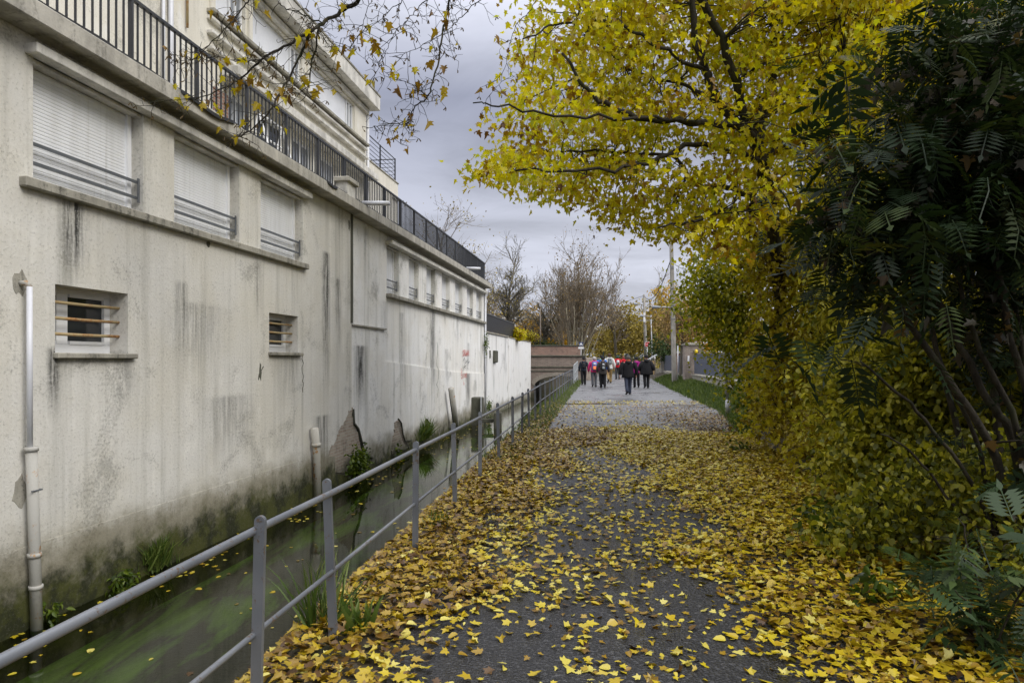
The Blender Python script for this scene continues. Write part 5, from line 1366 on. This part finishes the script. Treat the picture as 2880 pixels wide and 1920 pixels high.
# concrete utility pole with lamp
UY = 38.0; ux = (1897 - CX) * UY / F
UP = empty('utility_pole', (ux, UY, rise(UY) + .35), 0, 'square concrete utility pole with a street lamp arm on the grass bank', 'utility pole')
m = MB(); H = 8.6
m.add([(-.12, -.13, -.4), (.12, -.13, -.4), (.12, .13, -.4), (-.12, .13, -.4), (-.28, -.09, H), (-.12, -.09, H), (-.12, .09, H), (-.28, .09, H)], [(0, 1, 5, 4), (1, 2, 6, 5), (2, 3, 7, 6), (3, 0, 4, 7), (4, 5, 6, 7)])
m.build('pole', M_CONC, UP)
m = MB()
for zq in (4.05, 4.15, 4.3, 4.5, 5.1, 6.2, 6.28, 3.4): s_ = .123 - .04 * zq / H; cx_ = -.2 * zq / H; m.box(cx_ - s_, cx_ + s_, -.14, .13, zq, zq + .025)
m.build('pole_band', M_STEEL, UP)
m = MB(); m.tube([(-.18, -.02, 4.02), (-.55, -.04, 4.06), (-.78, -.05, 4.05)], .035, 8); m.build('lamp_arm', M_STEEL, UP, True)
m = MB(); lamp_head(m, -.75, -.05, 4.04, .72, -1); m.build('lamp_head', M_LAMP, UP, True)
m = MB(); m.tube([(.16, -.1, -.2), (.16, -.1, 1.9)], .025, 6); m.build('conduit', M_PVC, UP, True)
# wooden pole with lamp, stop sign
SY = 62.0; s0 = gx(1818, SY)
SP = empty('utility_pole', s0, 0, 'slim leaning utility pole with a street lamp behind the stop sign', 'utility pole')
m = MB(); tx = (1811 - 1818) * SY / F; H2 = EYE + (HY - 828) * SY / F - s0[2]
m.tube([(0, 0, -.3), (tx * .5, 0, H2 * .5), (tx, 0, H2)], [.17, .14, .10], 9); m.build('pole', M_CONC, SP, True)
m = MB(); zq = EYE + (HY - 857) * SY / F - s0[2]; m.tube([(tx, -.05, zq - .1), (tx - .25, -.06, zq + .06), (tx - .45, -.06, zq + .05)], .03, 7); m.build('lamp_arm', M_STEEL, SP, True)
m = MB(); lamp_head(m, tx - .4, -.06, zq + .04, .72, -1); m.build('lamp_head', M_LAMP, SP, True)
m = MB(); zb = EYE + (HY - 906) * SY / F - s0[2]; zt_ = EYE + (HY - 880) * SY / F - s0[2]; m.bevbox(-.30, -.13, -.16, -.02, zb, zt_, .02); m.build('cable_box', M_WHITE, SP)
m = MB(); m.box(-.75, .6, -.03, .03, H2 * .67, H2 * .67 + .05); m.build('cross_arm', M_STEEL, SP)
# stop sign
def octagon(r, n=8): return [(r * math.cos(math.pi / 8 + k * math.pi / 4), r * math.sin(math.pi / 8 + k * math.pi / 4)) for k in range(n)]
SS = empty('stop_sign', (gx(1820, SY - .6)[0] + .02, SY - .6, rise(SY)), 0, 'red octagonal STOP sign on a short post among the walkers', 'road sign')
zc = EYE + (HY - 968) * (SY - .6) / F - rise(SY)
m = MB(); m.tube([(0, 0, -.2), (0, 0, zc - .2)], .035, 8); m.build('post', M_STEEL, SS, True)
m = MB(); m.prism([(a, b + zc) for a, b in octagon(.275)], 1, -.03, -.01); m.build('sign_border', M_WHITE, SS)
m = MB(); m.prism([(a, b + zc) for a, b in octagon(.245)], 1, -.036, -.031); m.build('sign_face', M_SRED, SS)
def text(s_, size, loc, rot, mat, parent, name='lettering', ext=.002):
    c = bpy.data.curves.new(name, 'FONT'); c.body = s_; c.size = size; c.align_x = 'CENTER'; c.align_y = 'CENTER'; c.extrude = ext
    c.materials.append(mat); tmp = bpy.data.objects.new(name, c); COL.objects.link(tmp); bpy.context.view_layer.update(); me = bpy.data.meshes.new_from_object(tmp.evaluated_get(bpy.context.evaluated_depsgraph_get())); bpy.data.objects.remove(tmp); o = bpy.data.objects.new(name, me); COL.objects.link(o); o.location = loc; o.rotation_euler = rot; o.parent = parent; return o
text('STOP', .20, (0, -.040, zc), (math.pi / 2, 0, 0), M_WHITE, SS)
# second lamp post
LY = 58.0
L2 = empty('street_lamp', gx(1836, LY), 0, 'thin grey street lamp post just right of the stop sign', 'street lamp')
m = MB(); H3 = EYE + (HY - 886) * LY / F - rise(LY); m.tube([(0, 0, -.2), (-.09, 0, H3 * .5), (-.16, 0, H3)], [.07, .055, .04], 8); m.build('pole', M_STEEL, L2, True)
m = MB(); m.tube([(-.15, 0, H3 - .12), (-.4, 0, H3 - .1), (-.62, 0, H3 - .1)], .025, 7); m.build('lamp_arm', M_STEEL, L2, True)
m = MB(); lamp_head(m, -.58, 0, H3 - .1, .72, -1); m.build('lamp_head', M_LAMP, L2, True)
L3 = empty('street_lamp', gx(1520, 57), 0, 'thin street lamp post standing behind the bridge parapet', 'street lamp')
m = MB(); H3 = EYE + (HY - 866) * 57 / F - rise(57); m.tube([(0, 0, -.2), (0, 0, H3)], [.06, .05], 8); m.build('pole', M_WOODP, L3, True)
zq = EYE + (HY - 880) * 57 / F - rise(57)
m = MB(); m.tube([(0, -.04, zq - .05), (-.2, -.05, zq + .05), (-.35, -.05, zq + .06)], .025, 6); m.build('lamp_arm', M_STEEL, L3, True)
m = MB(); lamp_head(m, -.3, -.05, zq + .06, .55, -1); m.build('lamp_head', M_LAMP, L3, True)
# overhead cables
def cable(name, label, a, b, sag, r=.022):
    pts = []
    for i in range(15):
        t = i / 14; p = Vector(a).lerp(Vector(b), t); p.z -= sag * 4 * t * (1 - t); pts.append(p)
    m = MB(); m.tube(pts, r, 5); tag(m.build(name, M_IRON, None, True), label, 'cable')
pa = (at(1878, 735, UY)); pb = (s0[0] + tx, SY, s0[2] + H2 - .1)
cable('overhead_cable', 'cable sagging from the concrete pole to the leaning pole', (ux - .24, UY, EYE + (HY - 735) * UY / F), pb, 1.05, .026)
cable('overhead_cable', 'cable running from the leaning pole to the lamp by the bridge', pb, (gx(1520, 57)[0], 57, rise(57) + H3 - .1), .5, .018)
cable('overhead_cable', 'cable from the concrete pole down into the hanging maple leaves', (ux - .1, UY, EYE + (HY - 740) * UY / F), (11.4, 32, 5.6), .5, .014)
# blue pictogram sign and plate behind the bridge
IY = 54.0
IS = empty('information_sign', gx(1634, IY), 0, 'small dark blue square sign with a white plate below it', 'road sign')
zc = EYE + (HY - 968) * IY / F - rise(IY)
m = MB(); m.tube([(0, 0, -.2), (0, 0, zc + .15)], .03, 7); m.build('post', M_STEEL, IS, True)
m = MB(); m.bevbox(-.17, .17, -.05, -.03, zc - .15, zc + .17, .008); m.build('sign_face', M_SBLUE, IS)
m = MB(); m.box(-.10, .10, -.056, -.051, zc - .03, zc + .04); m.box(-.05, .05, -.056, -.051, zc + .045, zc + .10); m.box(-.12, -.06, -.056, -.051, zc - .10, zc - .05); m.box(.06, .12, -.056, -.051, zc - .10, zc - .05); m.build('pictogram', M_WHITE, IS)
m = MB(); m.bevbox(-.22, .22, -.05, -.03, zc - .36, zc - .22, .008); m.build('sign_plate', M_WHITE, IS)
# green fence posts and mesh behind the walkers
GY = 66.0
GF = empty('mesh_fence', gx(1658, GY), 0, 'dark green wire mesh fence at the end of the path behind the walkers', 'fence')
M_GPOST = plain('green_post', (.012, .030, .022, 1), .5, 0, .1, 4, 0)
gx0 = gx(1658, GY)[0]
for px in (1658, 1697, 1735, 1760, 1785, 1806):
    x = gx(px, GY)[0] - gx0; m = MB(); m.box(x - .05, x + .05, -.05, .05, -.2, 2.05 if px < 1700 else 1.75); m.build('post', M_GPOST, GF)
m = MB(); xe = gx(1806, GY)[0] - gx0
for z in np.arange(.1, 1.75, .2): m.box(0, xe, -.010, .010, z, z + .022)
for x in np.arange(.2, xe, .12): m.box(x - .009, x + .009, -.028, -.011, .05, 1.7)
m.build('wire_mesh', M_GPOST, GF)
# notice board on legs
NB = empty('notice_board', gx(1834, 47), 0, 'small wooden notice board with a sloping roof at the road edge', 'notice board')
M_TIMB = plain('pale_timber', (.42, .29, .13, 1), .75, 0, .2, 12, .2)
for dx in (-.2, .2):
    m = MB(); m.box(dx - .04, dx + .04, -.04, .04, -.3, 1.5); m.build('leg', M_WOODP, NB)
m = MB(); m.box(-.159, .159, -.02, .02, .4, 1.35); m.build('board', M_TIMB, NB)
m = MB(); m.prism([(-.40, 1.32), (.30, 1.72), (.30, 1.78), (-.40, 1.38)], 1, -.25, .25); m.build('roof', M_STEEL, NB)
m = MB(); x = gx(1844, 47)[0]; y = 47.3; m.tube([(0, 0, -.2), (0, 0, 1.3)], .05, 7)
mk = empty('marker_post', (x, y, rise(y) + .3), 0, 'short white marker post beside the notice board', 'post'); m.build('post', M_WHITE, mk, True)
m = MB(); m.tube([(0, 0, 1.301), (0, 0, 1.36)], [.05, .03], 7); m.build('cap', M_STEEL, mk)

# ================================================================== boundary on the right: stone wall, pillars, gates, slatted fence
def bx(y): return line_x(y)
ang = -math.atan(.125)
M_STONE = stucco('old_render', (.42, .40, .35, 1), (.36, .33, .26, 1), [], -.1, .6, 5.0, .5)
M_GATE = plain('blue_grey_paint', (.085, .10, .135, 1), .5, 0, .12, 3, .03)
def seg(y0, y1, z0, z1, th, mb, off=0.0):
    "box along the boundary line"
    a = (bx(y0) + off, y0); b = (bx(y1) + off, y1)
    mb.add([(a[0], a[1], z0), (b[0], b[1], z0), (b[0] + th, b[1], z0), (a[0] + th, a[1], z0), (a[0], a[1], z1), (b[0], b[1], z1), (b[0] + th, b[1], z1), (a[0] + th, a[1], z1)],
           [(0, 1, 2, 3)[::-1], (4, 5, 6, 7), (0, 1, 5, 4)[::-1], (1, 2, 6, 5)[::-1], (2, 3, 7, 6)[::-1], (3, 0, 4, 7)[::-1]])
yp = 36.6
m = MB(); seg(12, yp - .55, -.1, .84, .3, m)
lw = m.build('stone_wall', M_STONE); tag(lw, 'low rendered stone wall carrying the slatted fence beside the grass bank', 'wall')
m = MB(); seg(12, yp - .55, .842, .90, .4, m, -.05); c = m.build('coping', M_SILL, lw)
FN = empty('slatted_fence', (bx(12), 12, .90), 0, 'blue-grey vertical slat fence on the low stone wall behind the shrubs', 'fence')
m = MB(); yq = 12.1
while yq < yp - .6:
    x = bx(yq) + .13 - bx(12); m.box(x - .012, x + .012, yq - 12 - .045, yq - 12 + .045, .04, 1.06); yq += .125
m.build('slat_panel', M_GATE, FN)
for zq in (.2, .9):
    m = MB(); a = bx(12) + .155; b = bx(yp - .6) + .155
    m.tube([(.155, 0, zq), (bx(yp - .6) - bx(12) + .155, yp - .6 - 12, zq)], .022, 6); m.build('rail', M_GATE, FN)
def pillar(label, y, w, z1, mat, extra=False, group=None):
    p = empty('brick_pillar', (bx(y) + .1, y, rise(y) + .2), ang, label, 'pillar', group)
    h = z1 - rise(y) - .2
    m = MB(); m.bevbox(-w / 2, w / 2, -w / 2, w / 2, -.5, h, .01); m.build('shaft', mat, p)
    m = MB(); m.bevbox(-w / 2 - .06, w / 2 + .06, -w / 2 - .06, w / 2 + .06, h + .002, h + .08, .02); m.bevbox(-w / 2 + .08, w / 2 - .08, -w / 2 + .08, w / 2 - .08, h + .082, h + .15, .03); m.build('cap', M_SILL, p)
    if extra:
        m = MB(); m.loft([(.12, -w / 2 - .09, h - .42, .06, .06), (.12, -w / 2 - .09, h - .40, .085, .085), (.12, -w / 2 - .09, h - .30, .085, .085), (.12, -w / 2 - .09, h - .22, .05, .05)], 10); m.build('beacon', plain('yellow_lens', (.75, .55, .02, 1), .3, 0, .05, 3, 0), p, True)
        m = MB(); m.box(.07, .17, -w / 2 - .1, -w / 2 - .001, h - .52, h - .43); m.build('beacon_base', M_IRON, p)
        m = MB(); m.bevbox(.05, .20, -w / 2 - .03, -w / 2 - .001, h - .86, h - .66, .008); m.build('doorbell', M_WHITE, p)
        m = MB(); m.box(.09, .16, -w / 2 - .034, -w / 2 - .031, h - .78, h - .72); m.build('doorbell_button', M_IRON, p)
        m = MB(); m.bevbox(-.32, -.22, -w / 2 - .03, -w / 2 - .001, h - .95, h - .55, .008); m.build('house_plate', M_WHITE, p)
    return p
M_GBRICK = brick_mat('grey_brown_brick', (.30, .235, .19, 1), (.22, .165, .14, 1), (.33, .31, .27, 1))
pillar('broad grey-brown brick gate pillar with a yellow beacon and white doorbell', yp, .92, 2.42, M_GBRICK, True)
pillar('red brick gate pillar between the two blue-grey gates', 43.6, .5, 2.05, M_RBRICK)
pillar('pale brick pillar at the far end of the garden gates', 52.5, .45, 2.05, brick_mat('whitish_brick', (.50, .46, .40, 1), (.40, .36, .31, 1), (.48, .46, .41, 1)))
for (a, b, lb) in ((yp + .6, 43.2, 'blue-grey boarded gate nearer the concrete pole'), (44.0, 52.1, 'blue-grey boarded gate beyond the red brick pillar')):
    g_ = empty('garden_gate', (bx(a) + .1, a, rise(a) + .2), 0, lb, 'gate', None)
    m = MB(); yq = a + .05
    while yq < b: x = bx(yq) - bx(a); m.box(x - .015, x + .015, yq - a - .075, yq - a + .075, .45, 1.55); yq += .165
    m.build('board_panel', M_GATE, g_)
    m = MB(); xe = bx(b) - bx(a); m.tube([(.04, 0, 1.2), (xe + .04, b - a, 1.2)], .03, 6); m.tube([(.04, 0, .6), (xe + .04, b - a, .6)], .03, 6); m.build('gate_rail', M_GATE, g_)
    m = MB(); seg(a, b, -.2, .6 + rise(a), .28, m, .02); w_ = m.build('stone_wall', M_STONE); tag(w_, 'low stone base under the ' + ('nearer' if a < 40 else 'farther') + ' blue-grey garden gate', 'wall')
# grey lamp post showing through the green shrub
LP3 = empty('street_lamp', (6.05, 19.3, rise(19.3)), 0, 'pale grey metal post half hidden in the green fence shrub', 'post')
m = MB(); m.tube([(.05, 0, -.1), (-.05, 0, 2.5), (-.12, 0, 4.6)], [.055, .05, .045], 9); m.build('pole', M_STEEL, LP3, True)
m = MB(); m.tube([(.05, 0, .0), (.045, 0, .5)], [.07, .07], 9); m.build('base_sleeve', M_STEEL, LP3, True)
m = MB(); m.tube([(0, 0, 0), (.01, 0, .28), (0, .01, .42)], [.13, .10, .095], 9)
st_ = empty('tree_stump', (5.25, 14.7, 0), 0, 'pale sawn stump at the foot of the small shrub', 'stump'); m.build('trunk', M_BARKP, st_, True)
m = MB(); m.tube([(0, .01, .421), (0, .01, .43)], .088, 9); m.build('cut_face', M_TIMB, st_)
# far white building between the trees
FB = empty('far_building', gx(1462, 104), 0, 'distant white block with dark bands glimpsed between bare trees', 'building')
m = MB(); m.box(-3.4, 2.2, 0, 8, -1, 8.0); m.build('wall', M_LINT, FB)
for k in range(5):
    m = MB(); m.box(-3.3, 2.1, -.05, -.005, 1.9 + 1.25 * k, 2.5 + 1.25 * k); m.build('window_band', M_GREYPANE, FB)
m = MB(); m.box(-3.5, 2.3, -.1, 8.1, 8.01, 8.3); m.build('roof', M_SILL, FB)

# ================================================================== the walkers
M_SKIN = plain('skin', (.48, .27, .19, 1), .55, 0, .05, 4, 0)
def cloth(name, c, rough=.85):
    t = NT(name); o = t.coord()
    n = t.noise(t.scale(o, (1, 1, .45)), 7, 4, .55); f = t.noise(o, 60, 2)
    col = t.mix(t.rng(n, .35, .65), [q * .8 for q in c[:3]] + [1], [min(1, q * 1.12) for q in c[:3]] + [1])
    return t.done(t.bsdf(col, rough, nrm=t.bump(t.math('ADD', n, t.math('MULTIPLY', f, .1)), .6, .03), spec=.25))
_cl = {}
def C(name, c, rough=.85):
    if name not in _cl: _cl[name] = cloth(name, c, rough)
    return _cl[name]
def skinned(name, verts, edges, radii, mat, parent, sub=1):
    me = bpy.data.meshes.new(name); me.from_pydata(verts, edges, []); me.update()
    o = link(name, me, mat, parent)
    md = o.modifiers.new('Skin', 'SKIN'); md.use_smooth_shade = True
    if not me.skin_vertices: pass
    lay = me.skin_vertices[0].data
    for i, r_ in enumerate(radii): lay[i].radius = r_ if hasattr(r_, '__len__') else (r_, r_)
    lay[0].use_root = True
    sb = o.modifiers.new('Subdivision', 'SUBSURF'); sb.levels = sub; sb.render_levels = sub
    return o
def walker(label, px, py, h, head='hat', headc=None, jacket=None, legs=None, pack=None, stride=.10, lead=1, build=1.0, coat=.47, hood=True, boots=None, arm=(.02, -.03), turn=0.0, scarf=None, poncho=False, swing=0.0, lift=0.0):
    x, y, z = on_ground(px, py)
    root = empty('person', (x, y, z), turn, label, 'person', 'walkers on the path')
    s = h; b = build
    # --- joint positions (x right, y forward, z up) in body heights
    hipz = .505
    J = {}
    for sd, nm in ((-1, 'l'), (1, 'r')):
        f = stride * (1 if sd == lead else -1)
        J[nm + 'hip'] = (sd * .052, 0, hipz)
        back = f < 0
        J[nm + 'knee'] = (sd * .054, f * .55 + .015, .285)
        J[nm + 'ank'] = (sd * .050, f * 1.05 - .02, .045 + (.035 + lift if back else 0))
        J[nm + 'toe'] = (sd * .060, f * 1.05 + .075, .014 + (.0 if back else 0))
        a = arm[0 if sd < 0 else 1]
        J[nm + 'sho'] = (sd * .108 * b, 0, .800)
        J[nm + 'elb'] = (sd * (.150 * b + .01), -.02 + a * .4, .640)
        J[nm + 'wri'] = (sd * (.155 * b + .012), .02 + a * 1.2, .505)
    V, E, Rr = [], [], []
    def vtx(p, r_, link_=None):
        V.append(tuple(c * s for c in p)); Rr.append(tuple(q * s for q in r_) if hasattr(r_, '__len__') else r_ * s)
        if link_ is not None: E.append((link_, len(V) - 1))
        return len(V) - 1
    pel = vtx((0, 0, .53), (.075, .055)); sp1 = vtx((0, 0, .63), (.07, .05), pel); ch = vtx((0, 0, .75), (.085, .055), sp1)
    nk0 = vtx((0, -.004, .815), (.05, .042), ch); nk = vtx((0, .002, .85), (.033, .034), nk0); jaw = vtx((0, .012, .885), (.040, .046), nk)
    hd = vtx((0, .008, .93), (.047, .054), jaw); tp_ = vtx((0, .004, .972), (.034, .040), hd)
    vtx((0, .066, .918), .008, hd)                                   # nose
    for sd in (-1, 1): vtx((sd * .050, .006, .918), (.006, .012), hd)  # ears
    for nm in 'lr':
        sh_ = vtx(J[nm + 'sho'], .030, nk0 if False else ch); el = vtx(J[nm + 'elb'], .024, sh_); wr = vtx(J[nm + 'wri'], .015, el)
        w = J[nm + 'wri']; sd = -1 if nm == 'l' else 1
        palm = vtx((w[0], w[1] + .008, w[2] - .035), (.012, .020), wr)
        for k, (dy, L) in enumerate(((-.017, .034), (-.006, .042), (.006, .045), (.017, .040))):
            a0 = vtx((w[0], w[1] + .010 + dy, w[2] - .060), .0048, palm); vtx((w[0] - sd * .006, w[1] + .014 + dy, w[2] - .060 - L), .0038, a0)
        th = vtx((w[0] - sd * .010, w[1] + .028, w[2] - .040), .005, palm); vtx((w[0] - sd * .012, w[1] + .040, w[2] - .062), .0042, th)
        hp = vtx(J[nm + 'hip'], .046, pel); kn = vtx(J[nm + 'knee'], .032, hp); an = vtx(J[nm + 'ank'], .020, kn); vtx(J[nm + 'toe'], (.018, .012), an)
    skinned('body', V, E, Rr, M_SKIN, root)
    # --- trousers
    m = MB()
    m.loft([(0, 0, .60 * s, .088 * s * b, .064 * s), (0, 0, .54 * s, .100 * s * b, .074 * s), (0, 0, .495 * s, .104 * s * b, .076 * s), (0, .002, .455 * s, .092 * s * b, .068 * s)], 14)
    for nm in 'lr':
        h_, k_, a_ = [Vector(J[nm + q]) * s for q in ('hip', 'knee', 'ank')]
        pts = [h_ + Vector((0, 0, .02 * s)), h_.lerp(k_, .4), k_ + Vector((0, 0, .02 * s)), k_.lerp(a_, .4), a_ + Vector((0, -.004 * s, .03 * s)), a_ + Vector((0, -.006 * s, -.005 * s))]
        m.tube(pts, [.062 * s * b, .056 * s, .045 * s, .043 * s, .040 * s, .041 * s], 10)
    m.build('trousers', legs, root, True)
    # --- boots
    m = MB()
    for nm in 'lr':
        a_, t_ = Vector(J[nm + 'ank']) * s, Vector(J[nm + 'toe']) * s
        heel = a_ + Vector((0, -.022 * s, -.022 * s))
        m.tube([a_ + Vector((0, 0, .045 * s)), a_ + Vector((0, -.004 * s, .01 * s)), heel], [.027 * s, .029 * s, .024 * s], 9)
        m.tube([heel + Vector((0, -.012 * s, .0)), heel.lerp(t_, .5) + Vector((0, 0, .006 * s)), t_ + Vector((0, .012 * s, .004 * s))], [.024 * s, .027 * s, .019 * s], 9, sq=.8)
    m.build('boots', boots or C('dark_boot', (.03, .025, .02)), root, True)
    # --- jacket or poncho
    m = MB()
    wv = .004
    if poncho:
        rg = [(0, 0, .40, .165, .10), (.01, 0, .44, .175, .108), (0, .004, .55, .165, .10), (0, 0, .66, .15, .09), (0, 0, .75, .135, .078), (0, 0, .80, .108, .06), (0, -.004, .835, .055, .046), (0, -.004, .858, .046, .044)]
    else:
        rg = [(0, 0, coat, .112, .086), (0, 0, coat + .03, .118, .090), (0, 0, .57, .108, .082), (0, 0, .64, .104, .078), (0, 0, .72, .112, .080), (0, 0, .775, .110, .074), (0, -.002, .805, .090, .062), (0, -.004, .832, .055, .048), (0, -.004, .855, .046, .045)]
    m.loft([(a * s, c * s, z_ * s, rx * s * b, ry * s * (.5 + .5 * b)) for (a, c, z_, rx, ry) in rg], 18)
    for nm in 'lr':
        sd = -1 if nm == 'l' else 1
        sh_, el, wr = [Vector(J[nm + q]) * s for q in ('sho', 'elb', 'wri')]
        if poncho: pts, rr = [sh_ + Vector((-sd * .02 * s, 0, 0)), el + Vector((0, 0, .02 * s)), wr + Vector((sd * .02 * s, 0, .03 * s))], [.052 * s, .062 * s, .060 * s]
        else: pts, rr = [sh_ + Vector((-sd * .025 * s, 0, .004 * s)), sh_ + Vector((sd * .004 * s, 0, -.012 * s)), sh_.lerp(el, .5), el, el.lerp(wr, .5), wr + Vector((0, 0, .012 * s))], [.040 * s, .046 * s * b, .043 * s * b, .040 * s * b, .037 * s * b, .033 * s * b]
        m.tube(pts, rr, 10)
    jk = m.build('poncho' if poncho else 'jacket', jacket, root, True)
    for v in jk.data.vertices:
        q = v.co / s
        k = .006 * s * (math.sin(q.z * 70 + q.x * 30) + math.sin(q.x * 55 - q.z * 25 + 1))
        v.co.y += k * .6; v.co.x += k * .3
    if hood:
        m = MB(); m.tube([(-.055 * s, .01 * s, .845 * s), (-.062 * s, -.03 * s, .835 * s), (-.035 * s, -.072 * s, .815 * s), (0, -.085 * s, .80 * s), (.035 * s, -.072 * s, .815 * s), (.062 * s, -.03 * s, .835 * s), (.055 * s, .01 * s, .845 * s)], [.016 * s, .022 * s, .028 * s, .034 * s, .028 * s, .022 * s, .016 * s], 8)
        m.build('hood', jacket, root, True)
    if scarf:
        m = MB(); m.loft([(0, .0, .835 * s, .058 * s, .056 * s), (0, 0, .85 * s, .064 * s, .062 * s), (0, 0, .87 * s, .058 * s, .056 * s), (0, 0, .882 * s, .046 * s, .046 * s)], 12); m.build('scarf', scarf, root, True)
    # --- hat or hair: a close shell round the skull
    m = MB()
    if head == 'hair': rg = [(.0, -.010, .872, .042, .040), (0, -.012, .895, .054, .056), (0, -.008, .93, .058, .064), (0, -.002, .962, .052, .058), (0, .002, .985, .034, .038), (0, .004, .992, .010, .012)]
    else: rg = [(.0, -.004, .905, .056, .063), (0, -.004, .915, .060, .067), (0, -.004, .93, .058, .065), (0, 0, .965, .053, .059), (0, .002, .990, .036, .040), (0, .004, 1.0, .010, .012)]
    m.loft([(a * s, c * s, z_ * s, rx * s, ry * s) for (a, c, z_, rx, ry) in rg], 14); m.build('hair' if head == 'hair' else 'hat', headc, root, True)
    if pack:
        mats, sc, zc_ = pack
        pk = empty('backpack'); pk.parent = root
        def rounded(x0, x1, y0, y1, z0, z1, mat, nm_):
            mm = MB(); mm.bevbox(x0 * s, x1 * s, y0 * s, y1 * s, z0 * s, z1 * s, .014 * s); return mm.build(nm_, mat, pk, True)
        w_, hgt = .078 * sc, .125 * sc
        m = MB(); cz = zc_
        m.loft([(0, -.105 * s, (cz - hgt) * s, w_ * .8 * s, .030 * s), (0, -.112 * s, (cz - hgt + .012) * s, w_ * .95 * s, .042 * s), (0, -.116 * s, (cz - .03) * s, w_ * s, .052 * s), (0, -.112 * s, (cz + hgt * .5) * s, w_ * .95 * s, .046 * s), (0, -.105 * s, (cz + hgt * .9) * s, w_ * .72 * s, .032 * s), (0, -.098 * s, (cz + hgt) * s, w_ * .4 * s, .016 * s)], 14)
        m.build('sack', mats[0], pk, True)
        rounded(-w_ * .62, w_ * .62, -.182, -.150, cz - hgt * .85, cz - hgt * .05, mats[1], 'pocket')
        rounded(-w_ * .55, w_ * .55, -.166, -.135, cz + hgt * .25, cz + hgt * .62, mats[2] if len(mats) > 2 else mats[1], 'top_pocket')
        m = MB()
        for sd in (-1, 1): m.tube([(sd * .055 * s, -.085 * s, (cz + hgt * .8) * s), (sd * .062 * s, -.02 * s, .823 * s), (sd * .066 * s, .06 * s, .79 * s), (sd * .075 * s, .085 * s, .70 * s), (sd * .095 * s, .03 * s, .63 * s), (sd * .07 * s, -.085 * s, (cz - hgt * .8) * s)], .009 * s, 6)
        m.build('strap', mats[0], pk, True)
    return root
K = C('black_cloth', (.012, .012, .014)); DN = C('dark_navy', (.018, .024, .036)); GR = C('grey_cloth', (.085, .09, .10)); BKR = C('charcoal_brown', (.045, .040, .038))
PINK = C('pink_jacket', (.52, .03, .14)); BLUE = C('blue_jacket', (.02, .16, .55)); WHT = C('white_jacket', (.78, .78, .74)); RED = C('red_jacket', (.62, .02, .035)); MAG = C('magenta_jacket', (.33, .012, .20))
KHA = C('khaki', (.38, .26, .11)); DBL = C('slate_blue', (.040, .048, .075)); KH2 = C('khaki_dark', (.10, .085, .06)); GH = C('grey_wool', (.34, .32, .31)); DG = C('dark_grey_wool', (.075, .07, .062)); HR = C('brown_hair', (.07, .04, .025)); HB2 = C('reddish_hair', (.17, .06, .04)); GREEN = C('dark_green_cap', (.03, .07, .05))
ORG = C('orange_nylon', (.75, .18, .06), .5); PBL = C('purple_blue_nylon', (.10, .14, .38), .5); SIL = C('silver_nylon', (.52, .55, .57), .5); GPK = C('grey_nylon', (.17, .19, .20), .6); YEL_ = C('neon_yellow', (.62, .72, .03)); BPK = C('black_nylon', (.02, .02, .023), .5); OSC = C('rust_scarf', (.30, .09, .045))
w1 = walker('woman in a dark navy jacket and black hat, nearest the canal railing', 1641.5, 1083, 1.63, 'hat', K, DN, K, ((BPK, K), .75, .70), .05, 1, .95, .50)
walker('person in a pink jacket with an orange and blue backpack and grey hat', 1671, 1088.8, 1.68, 'hair', GH, PINK, GR, ((PBL, ORG, SIL), 1.15, .69), .02, 1, 1.05, .485)
walker('person in a charcoal coat and black trousers carrying a black backpack', 1695.6, 1091.5, 1.67, 'hat', K, BKR, K, ((BPK, GPK, SIL), .9, .70), .05, -1, 1.08, .44)
walker('person in a blue jacket with a neon yellow collar, half hidden in the group', 1692, 1081, 1.75, 'hair', K, BLUE, K, None, .06, 1, 1.1, .46, scarf=YEL_)
walker('tall person in a white jacket and khaki trousers mid-stride', 1714, 1077.5, 1.86, 'hair', HR, WHT, KHA, ((GPK, GPK), .85, .74), .10, 1, 1.0, .47, lift=.05)
walker('person in a red jacket with a silver-grey backpack and dark trousers', 1737, 1066.7, 1.72, 'hair', GREEN, RED, GR, ((SIL, BPK, SIL), .8, .70), .06, -1, 1.0, .49)
walker('person in a red jacket with reddish hair, mostly hidden by the black parka', 1753, 1063, 1.66, 'hair', HB2, RED, K, None, .05, 1, .95, .48)
walker('person with a dark blue woollen hat, farthest in the group', 1764, 1061.5, 1.85, 'hat', DN, DN, K, None, .05, 1, 1.0, .48)
walker('person in a bulky black parka, rust scarf and slate trousers, nearest the camera', 1767, 1110, 1.75, 'hat', DG, K, DBL, None, .09, 1, 1.28, .43, scarf=OSC, arm=(-.01, .02))
walker('person in a magenta jacket and black hat beside the black poncho', 1790, 1090.4, 1.66, 'hat', K, MAG, K, None, .06, -1, 1.0, .47)
walker('person in a loose black poncho and black hat, rightmost of the walkers', 1818, 1092, 1.77, 'hat', K, K, K, None, .03, 1, 1.12, .44, poncho=True)
